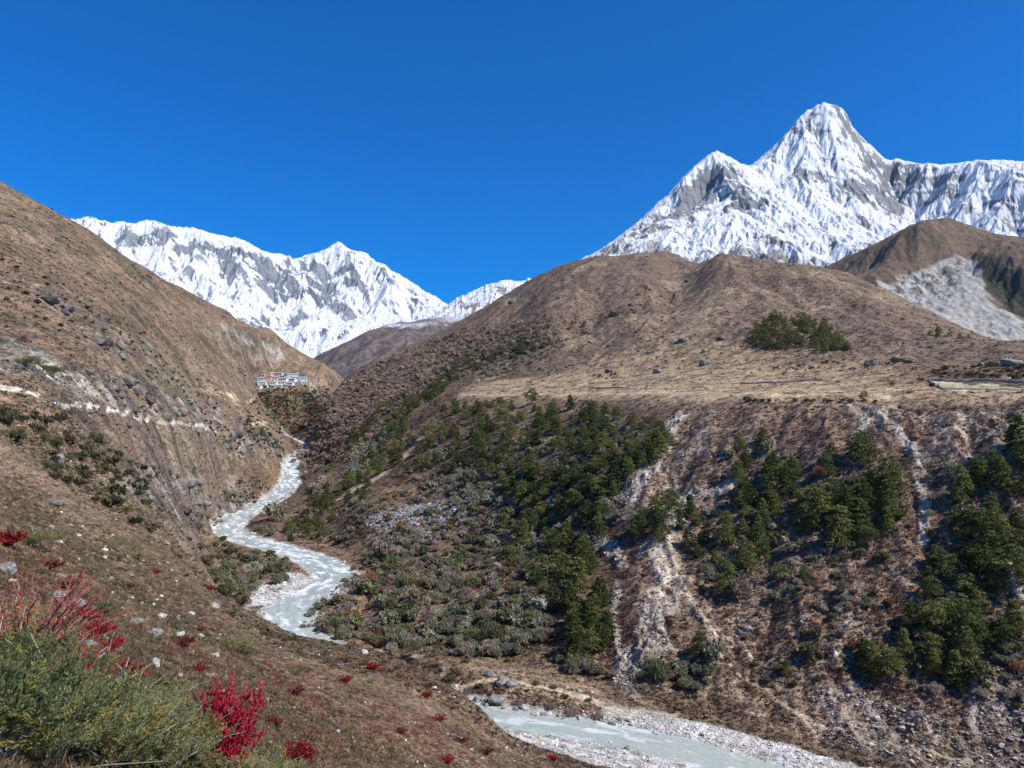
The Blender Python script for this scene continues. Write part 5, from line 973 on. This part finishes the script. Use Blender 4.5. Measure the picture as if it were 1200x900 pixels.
boulders_along(26, [(556, 815), (600, 826), (680, 838), (740, 845), (742, 852), (660, 846), (590, 836), (556, 822)], (5, 11), (0, 0, 2, 1), 'boulder in the row along the far edge of the lower river', 'boulders along the lower river', 200, 280, 21)
boulders_along(24, [(388, 690), (410, 672), (432, 676), (428, 690), (405, 705), (385, 706)], (4, 9), (0, 2, 1), 'boulder on the outer bank of the rapids bend', 'boulders at the rapids bend', 300, 560, 22)
boulders_along(22, [(300, 690), (340, 668), (395, 668), (390, 680), (340, 690), (310, 708)], (3, 7), (0, 2, 2), 'boulder on the inner gravel bar of the rapids', 'boulders on the inner gravel bar', 300, 560, 23)
boulders_along(16, [(290, 598), (345, 570), (352, 576), (330, 596), (300, 606)], (3, 6), (0, 2), 'boulder at the edge of the upper rapids', 'boulders of the upper rapids', 560, 1000, 24)
boulders_along(20, [(40, 395), (110, 440), (250, 470), (310, 505), (290, 560), (230, 600), (130, 560), (60, 500)], (2.5, 6), (1, 1, 0), 'grey rock sticking out of the steep left slope', 'rocks on the steep left slope', 150, 900, 25)
boulders_along(34, [(640, 400), (720, 345), (800, 320), (860, 400), (840, 430), (660, 430)], (2.5, 6), (1, 1, 0), 'small dark boulder scattered on the brown hill', 'boulders on the brown hill', 600, 1650, 26)
boulders_along(18, [(560, 800), (620, 790), (700, 812), (740, 830), (640, 826)], (3, 7), (0, 1, 2), 'small boulder on the grassy bench', 'boulders on the bench', 215, 300, 27)
boulders_along(20, [(1000, 850), (1050, 820), (1120, 850), (1190, 860), (1195, 890), (1060, 880)], (3, 8), (0, 0, 2), 'grey boulder in the rubble at the foot of the right slope', 'boulders in the rubble', 190, 280, 28)
# low round cushions of juniper on the bench
for i, (u_, v_, w_) in enumerate([(545, 777, 2.6), (512, 780, 2.2), (578, 790, 2.0), (562, 805, 2.4), (628, 803, 2.2), (648, 807, 2.4), (662, 818, 2.4), (618, 810, 1.6), (525, 797, 3.0), (595, 775, 2.2), (508, 770, 2.4), (690, 822, 2.0)]):
    p = hit(u_, v_, 215); place_bush((p[0], p[1], p[2] - .1), 'olive', w_ * .8, w_ * .55, 'low round dark cushion bush on the pale grassy bench', 'cushion bushes on the bench')
for i, (u_, v_, w_) in enumerate([(550, 812, 3.4), (608, 826, 3.0), (672, 838, 3.4), (700, 842, 3.0), (645, 830, 2.4)]):
    p = hit(u_, v_, 200); r_ = place_bush((p[0], p[1], p[2] - .1), 'bare', w_ * .9, w_ * .55, 'low rusty brown bush at the water side of the bench', 'rusty bushes at the water side')
# bare snag by the lower river
p = hit(692, 832, 215); r_ = empty('dead_tree', (p[0], p[1], p[2] - .1)); rr = np.random.default_rng(4)
mk('trunk', *tube([(0, 0, 0), (.05, 0, 1.6), (-.05, .05, 3.2), (.1, 0, 5.0)], (.22, .18, .13, .04), 8), bark, r_)
mk('limb', *join([tube([(0, 0, z), (d * .5, .2, z + .5), (d * 1.1, .1, z + .7 + .3 * rr.random()), (d * 1.5, 0, z + 1.1)], (.07, .05, .03, .01), 5) for z, d in ((2.6, .8), (3.0, -.8), (3.6, .7), (4.0, -.6))]), bark, r_)
tag(r_, 'bare dead tree standing beside the grey bush at the lower river', 'tree')
# ================================================================== VILLAGE, WALLS, TREKKERS
def box(x0, x1, y0, y1, z0, z1):
    V = np.array([(x, y, z) for z in (z0, z1) for y in (y0, y1) for x in (x0, x1)], float)
    return V, np.array([(0, 2, 3, 1), (4, 5, 7, 6), (0, 1, 5, 4), (2, 6, 7, 3), (0, 4, 6, 2), (1, 3, 7, 5)], np.int32)
wall_ms = {'white': plain_mat('whitewashed stone', (.70, .69, .66), .7, .12), 'stone': plain_mat('grey stone wall', (.40, .38, .35), 1.5, .3), 'pink': plain_mat('salmon plaster', (.68, .40, .30), .7, .12), 'orange': plain_mat('pale orange plaster', (.72, .50, .33), .7, .12)}
roof_ms = {'blue': plain_mat('blue metal roof', (.33, .46, .55), 2, .15, .5), 'bright blue': plain_mat('bright blue metal roof', (.22, .40, .60), 2, .12, .5), 'teal': plain_mat('teal metal roof', (.30, .46, .48), 2, .15, .5), 'pale': plain_mat('pale metal roof', (.55, .60, .62), 2, .15, .5), 'red': plain_mat('rusty red roof', (.40, .12, .08), 2, .2, .6)}
win_m = plain_mat('dark window', (.03, .035, .05), 2, .2, .3); frame_m = plain_mat('painted window frame', (.25, .42, .55), 2, .1)
def house(u_, v_, wpx, hpx, wall, roof, label, dep=11.0, D=None):
    p = hit(u_, v_, 1100)
    k = p[1] / 906; w = wpx * k * 1.0; h = hpx * k * .70; r_ = empty('house', (p[0], p[1], p[2] + .1), math.atan2(-p[0], p[1]) * .0 + random.uniform(-.3, .3))
    mk('wall', *box(-w / 2, w / 2, 0, dep, -2.6, h), wall_ms[wall], r_)
    rh = h * .42; ov = .7; V = np.array([(-w / 2 - ov, -ov, h), (w / 2 + ov, -ov, h), (w / 2 + ov, dep / 2, h + rh), (-w / 2 - ov, dep / 2, h + rh), (w / 2 + ov, dep + ov, h), (-w / 2 - ov, dep + ov, h)], float); V2 = V - (0, 0, .25)
    VV = np.concatenate([V, V2]); Fq = np.array([(0, 1, 2, 3), (3, 2, 4, 5), (7, 6, 9, 8), (8, 9, 11, 10), (0, 6, 7, 1), (4, 10, 11, 5), (0, 3, 9, 6), (3, 5, 11, 9), (1, 7, 8, 2), (2, 8, 10, 4)], np.int32)
    mk('roof', VV, Fq, roof_ms[roof], r_)
    n = max(2, int(w / 3.2))
    for i in range(n):
        x = -w / 2 + w * (i + .5) / n; fr = mk('window', *box(x - .75, x + .75, -.12, .05, h * .32, h * .32 + 1.7), frame_m, r_); mk('pane', *box(x - .55, x + .55, -.16, -.10, h * .32 + .2, h * .32 + 1.5), win_m, fr)
    dr = mk('door', *box(w / 2 - 1.9, w / 2 - .9, -.1, .05, 0, 2.0), win_m, r_)
    return tag(r_, label, 'house')
for a in [(317, 440, 7, 4, 'white', 'pale', 'white house with a pale roof in the back row, second from its left end'), (326, 440, 9, 4, 'white', 'teal', 'white house with a teal roof in the back row of the village'), (335, 440.5, 6, 4, 'white', 'blue', 'small white house between the teal roof and the long blue roof'), (343, 441, 13, 4, 'white', 'blue', 'long house with a blue roof at the right of the back row'), (307, 441, 6, 3, 'stone', 'pale', 'low stone house at the left end of the back row'),
          (304, 445.5, 8, 4, 'stone', 'teal', 'stone house with a teal roof at the left end of the middle row'), (313, 445, 8, 5, 'pink', 'red', 'salmon pink house with a rusty red roof'), (321, 446, 7, 5, 'orange', 'red', 'pale orange house beside the salmon pink one'), (330, 446, 11, 4, 'white', 'blue', 'white house with a blue roof in the middle of the village'), (341, 446.5, 9, 4, 'white', 'pale', 'white house with a dark door left of the bright blue lodge'), (352.5, 446, 13, 5, 'white', 'bright blue', 'large lodge with a bright blue roof at the right end of the village'),
          (299, 449.5, 5, 3, 'stone', 'pale', 'tiny stone hut at the left end of the front row'), (307, 450.5, 8, 4, 'white', 'pale', 'white house with a pale roof at the left of the front row'), (317, 451, 10, 4, 'white', 'bright blue', 'house with a bright blue roof in the front row'), (329, 450.5, 9, 4, 'white', 'blue', 'white house with a blue roof in the front row'), (339, 450.5, 7, 3, 'white', 'pale', 'low white house at the right end of the front row'), (302, 454, 6, 3, 'white', 'pale', 'small white house below the front row')]:
    house(*a)
for i, (u_, v_) in enumerate([(310, 448), (324, 443.5), (336, 444), (346, 449.5), (322, 449), (335, 453), (311, 453.5), (347, 444), (328, 453.5), (300, 446.5), (354, 450), (319, 454)]):
    h_ = house(u_, v_, 4.6, 3, ('white', 'stone')[i % 2], ('pale', 'blue', 'pale', 'teal')[i % 4], 'small hut squeezed in between the larger village houses', 6.0); h_['group'] = 'small huts of the village'; h_['category'] = 'hut'
# small stone hut and wall piece on the trail
p = hit(161, 489, 200); r_ = empty('stone_hut', (p[0], p[1], p[2] - .2), .5); k = p[1] / 906
mk('wall', *box(-5.2 * k, 5.2 * k, 0, 3, -3, 4.2 * k), wall_ms['stone'], r_); mk('roof', *box(-5.8 * k, 5.8 * k, -.3, 3.3, 4.2 * k + .003, 4.2 * k + .28), wall_ms['white'], r_); mk('door', *box(-1.0 * k, 1.0 * k, -.06, .04, 0, 2.6 * k), win_m, r_)
tag(r_, 'small pale stone hut with a dark door beside the trail', 'hut')
# dry stone walls
def stone_wall(pts, h, label, seed, lo=300):
    rr = np.random.default_rng(seed); P3 = []
    for (u0, v0), (u1, v1) in zip(pts, pts[1:]):
        a = hit(u0, v0, lo); b = hit(u1, v1, lo); L = math.dist(a[:2], b[:2]); n = max(3, int(L / .45))
        for i in range(n):
            t = i / n; x = a[0] + (b[0] - a[0]) * t; y = a[1] + (b[1] - a[1]) * t; z = float(zat(x, y))
            for c in range(3): P3.append((x + rr.normal(0, .06), y + rr.normal(0, .1), z + (c + .4) * h / 3 + rr.normal(0, .03)))
    P3 = np.array(P3); S = rr.uniform(.26, .46, len(P3)) * h / .95
    V = []; Fs = []; n = 0
    for q, (p_, s_) in enumerate(zip(P3, S)):
        t = rk_t[q % 6]; V.append(t[0] * s_ * (1, 1, .75) + p_); Fs.append(t[1] + n); n += len(t[0])
    c = np.repeat(rr.uniform(.22, .46, (len(P3), 1)), len(rk_t[0][0]), 0) * np.array((1, .98, .95))
    return tag(mk('stone_wall', np.concatenate(V), np.concatenate(Fs), stone_m, col=c), label, 'wall')
stone_wall([(1088, 446), (1140, 447), (1225, 448.5)], 1.5, 'grey dry stone wall along the back of the pale field', 1)
stone_wall([(1106, 457), (1150, 457.5), (1225, 457.5)], .9, 'low dark stone wall along the front of the pale field', 2)
stone_wall([(1088, 446), (1092, 450), (1106, 457)], 1.0, 'short end wall closing the left side of the pale field', 3)
stone_wall([(690, 455), (730, 455), (748, 452), (778, 446)], 1.2, 'ruined stone wall running across the terrace', 4)
stone_wall([(868, 450), (910, 449), (965, 445)], 1.1, 'dark broken stone wall on the terrace under the conifer patch', 5)
for i, (u_, v_, w_, lab) in enumerate([(1092, 452, 3.0, 'rusty bush at the left corner of the walled field'), (1080, 446, 2.6, 'small rusty bush behind the left corner of the walled field')]):
    p = hit(u_, v_, 300); cr, st = small_red[i]; r_ = empty('red_bush', (p[0], p[1], p[2] - .1), 0, (w_, w_, w_ * .7)); mk('stems', *st, bark, r_); mk('foliage', cr[0], cr[1], M_red2, r_, col=cr[2]); tag(r_, lab, 'bush')
# trekkers on the trail
def person(u_, v_, jacket, trousers, pack, label, face=1.2, stride=.18):
    p = hit(u_, v_, 150)
    J = {'pelvis': (0, 0, .95), 'waist': (.01, 0, 1.10), 'chest': (.03, 0, 1.34), 'neck': (.05, 0, 1.50), 'chin': (.07, 0, 1.57), 'head': (.08, 0, 1.68), 'crown': (.07, 0, 1.76)}
    E = [('pelvis', 'waist'), ('waist', 'chest'), ('chest', 'neck'), ('neck', 'chin'), ('chin', 'head'), ('head', 'crown')]; R = {'pelvis': .135, 'waist': .125, 'chest': .15, 'neck': .055, 'chin': .075, 'head': .095, 'crown': .06}
    for s, n in ((1, 'l'), (-1, 'r')):
        st = stride * s
        J.update({'hip' + n: (0, .09 * s, .90), 'kn' + n: (st * .8 + .05, .10 * s, .50), 'an' + n: (st * 1.1 - .03, .10 * s, .09), 'to' + n: (st * 1.1 + .15, .11 * s, .04), 'sh' + n: (.03, .19 * s, 1.40), 'el' + n: (-st * .6, .24 * s, 1.13), 'wr' + n: (-st * .6 + .16, .22 * s, .93), 'ha' + n: (-st * .6 + .22, .22 * s, .86)})
        R.update({'hip' + n: .095, 'kn' + n: .06, 'an' + n: .043, 'to' + n: .04, 'sh' + n: .065, 'el' + n: .043, 'wr' + n: .032, 'ha' + n: .04})
        E += [('pelvis', 'hip' + n), ('hip' + n, 'kn' + n), ('kn' + n, 'an' + n), ('an' + n, 'to' + n), ('chest', 'sh' + n), ('sh' + n, 'el' + n), ('el' + n, 'wr' + n), ('wr' + n, 'ha' + n)]
    def skin(name, keys, grow, mat, parent):
        ks = [k for k in J if k in keys]; ix = {k: i for i, k in enumerate(ks)}; me = bpy.data.meshes.new(name); me.from_pydata([J[k] for k in ks], [(ix[a], ix[b]) for a, b in E if a in ix and b in ix], [])
        o = bpy.data.objects.new(name, me); COL.objects.link(o); o.modifiers.new('skin', 'SKIN'); o.modifiers.new('sub', 'SUBSURF').levels = 1; o.modifiers['sub'].render_levels = 1
        for i, k in enumerate(ks): me.skin_vertices[0].data[i].radius = (R[k] * grow,) * 2
        me.skin_vertices[0].data[0].use_root = True
        me.materials.append(mat)
        if parent: o.parent = parent
        return o
    b_ = skin('person', list(J), 1.0, plain_mat('skin', (.45, .28, .20), 5, .1), None); b_.location = (p[0], p[1], p[2] + .02); b_.rotation_euler = (0, 0, face)
    skin('jacket', ['waist', 'chest', 'shl', 'shr', 'ell', 'elr', 'wrl', 'wrr'], 1.18, plain_mat('jacket cloth', jacket, 6, .15), b_); skin('trousers', ['pelvis', 'hipl', 'hipr', 'knl', 'knr', 'anl', 'anr'], 1.18, plain_mat('trouser cloth', trousers, 6, .15), b_)
    hair = rock(3, 2, 1.0, .1)[0] * (.10, .14, .095) + (.06, 0, 1.73); mk('hair', hair, rock(3, 2, 1.0, .1)[1], plain_mat('dark hair', (.02, .017, .015), 6, .2), b_)
    if pack: V, Ft = rock(8, 2, 1.0, .1); mk('backpack', V * (.15, .24, .27) + (-.20, 0, 1.28), Ft, plain_mat('pack cloth', pack, 6, .2), b_)
    return tag(b_, label, 'person')
person(27.5, 457.2, (.06, .07, .12), (.05, .05, .06), (.06, .06, .07), 'person in a dark jacket walking first at the left of the group on the trail'); person(30.5, 457.8, (.62, .42, .06), (.05, .05, .06), None, 'person in a yellow jacket on the trail'); person(33.5, 458.0, (.05, .07, .28), (.04, .04, .05), (.04, .04, .10), 'person in a blue jacket with a pack beside the yellow one'); person(37.5, 458.8, (.35, .10, .12), (.06, .05, .05), None, 'person in a reddish jacket near the end of the trail group'); person(43.5, 459.6, (.03, .035, .09), (.03, .03, .04), (.05, .05, .06), 'person in dark navy clothes walking last at the right of the group'); person(66, 475, (.06, .16, .55), (.04, .04, .06), (.06, .16, .50), 'person in bright blue standing at the start of the second white bank')

# ================================================================== AIR
hz = bpy.data.materials.new('mountain air'); hz.use_nodes = True; nt = hz.node_tree; nt.nodes.clear()
o_ = nt.nodes.new('ShaderNodeOutputMaterial'); pv = nt.nodes.new('ShaderNodeVolumePrincipled'); pv.inputs['Color'].default_value = (.45, .70, 1.0, 1); pv.inputs['Density'].default_value = 7e-6; pv.inputs['Anisotropy'].default_value = .2
nt.links.new(pv.outputs[0], o_.inputs['Volume'])
V, Fq = box(-15600, 15600, -60, 15400, -160, 4300)
tag(mk('haze', V, Fq, hz), 'clear thin mountain air that pales the far peaks', kind='stuff')
scn.cycles.volume_bounces = 0
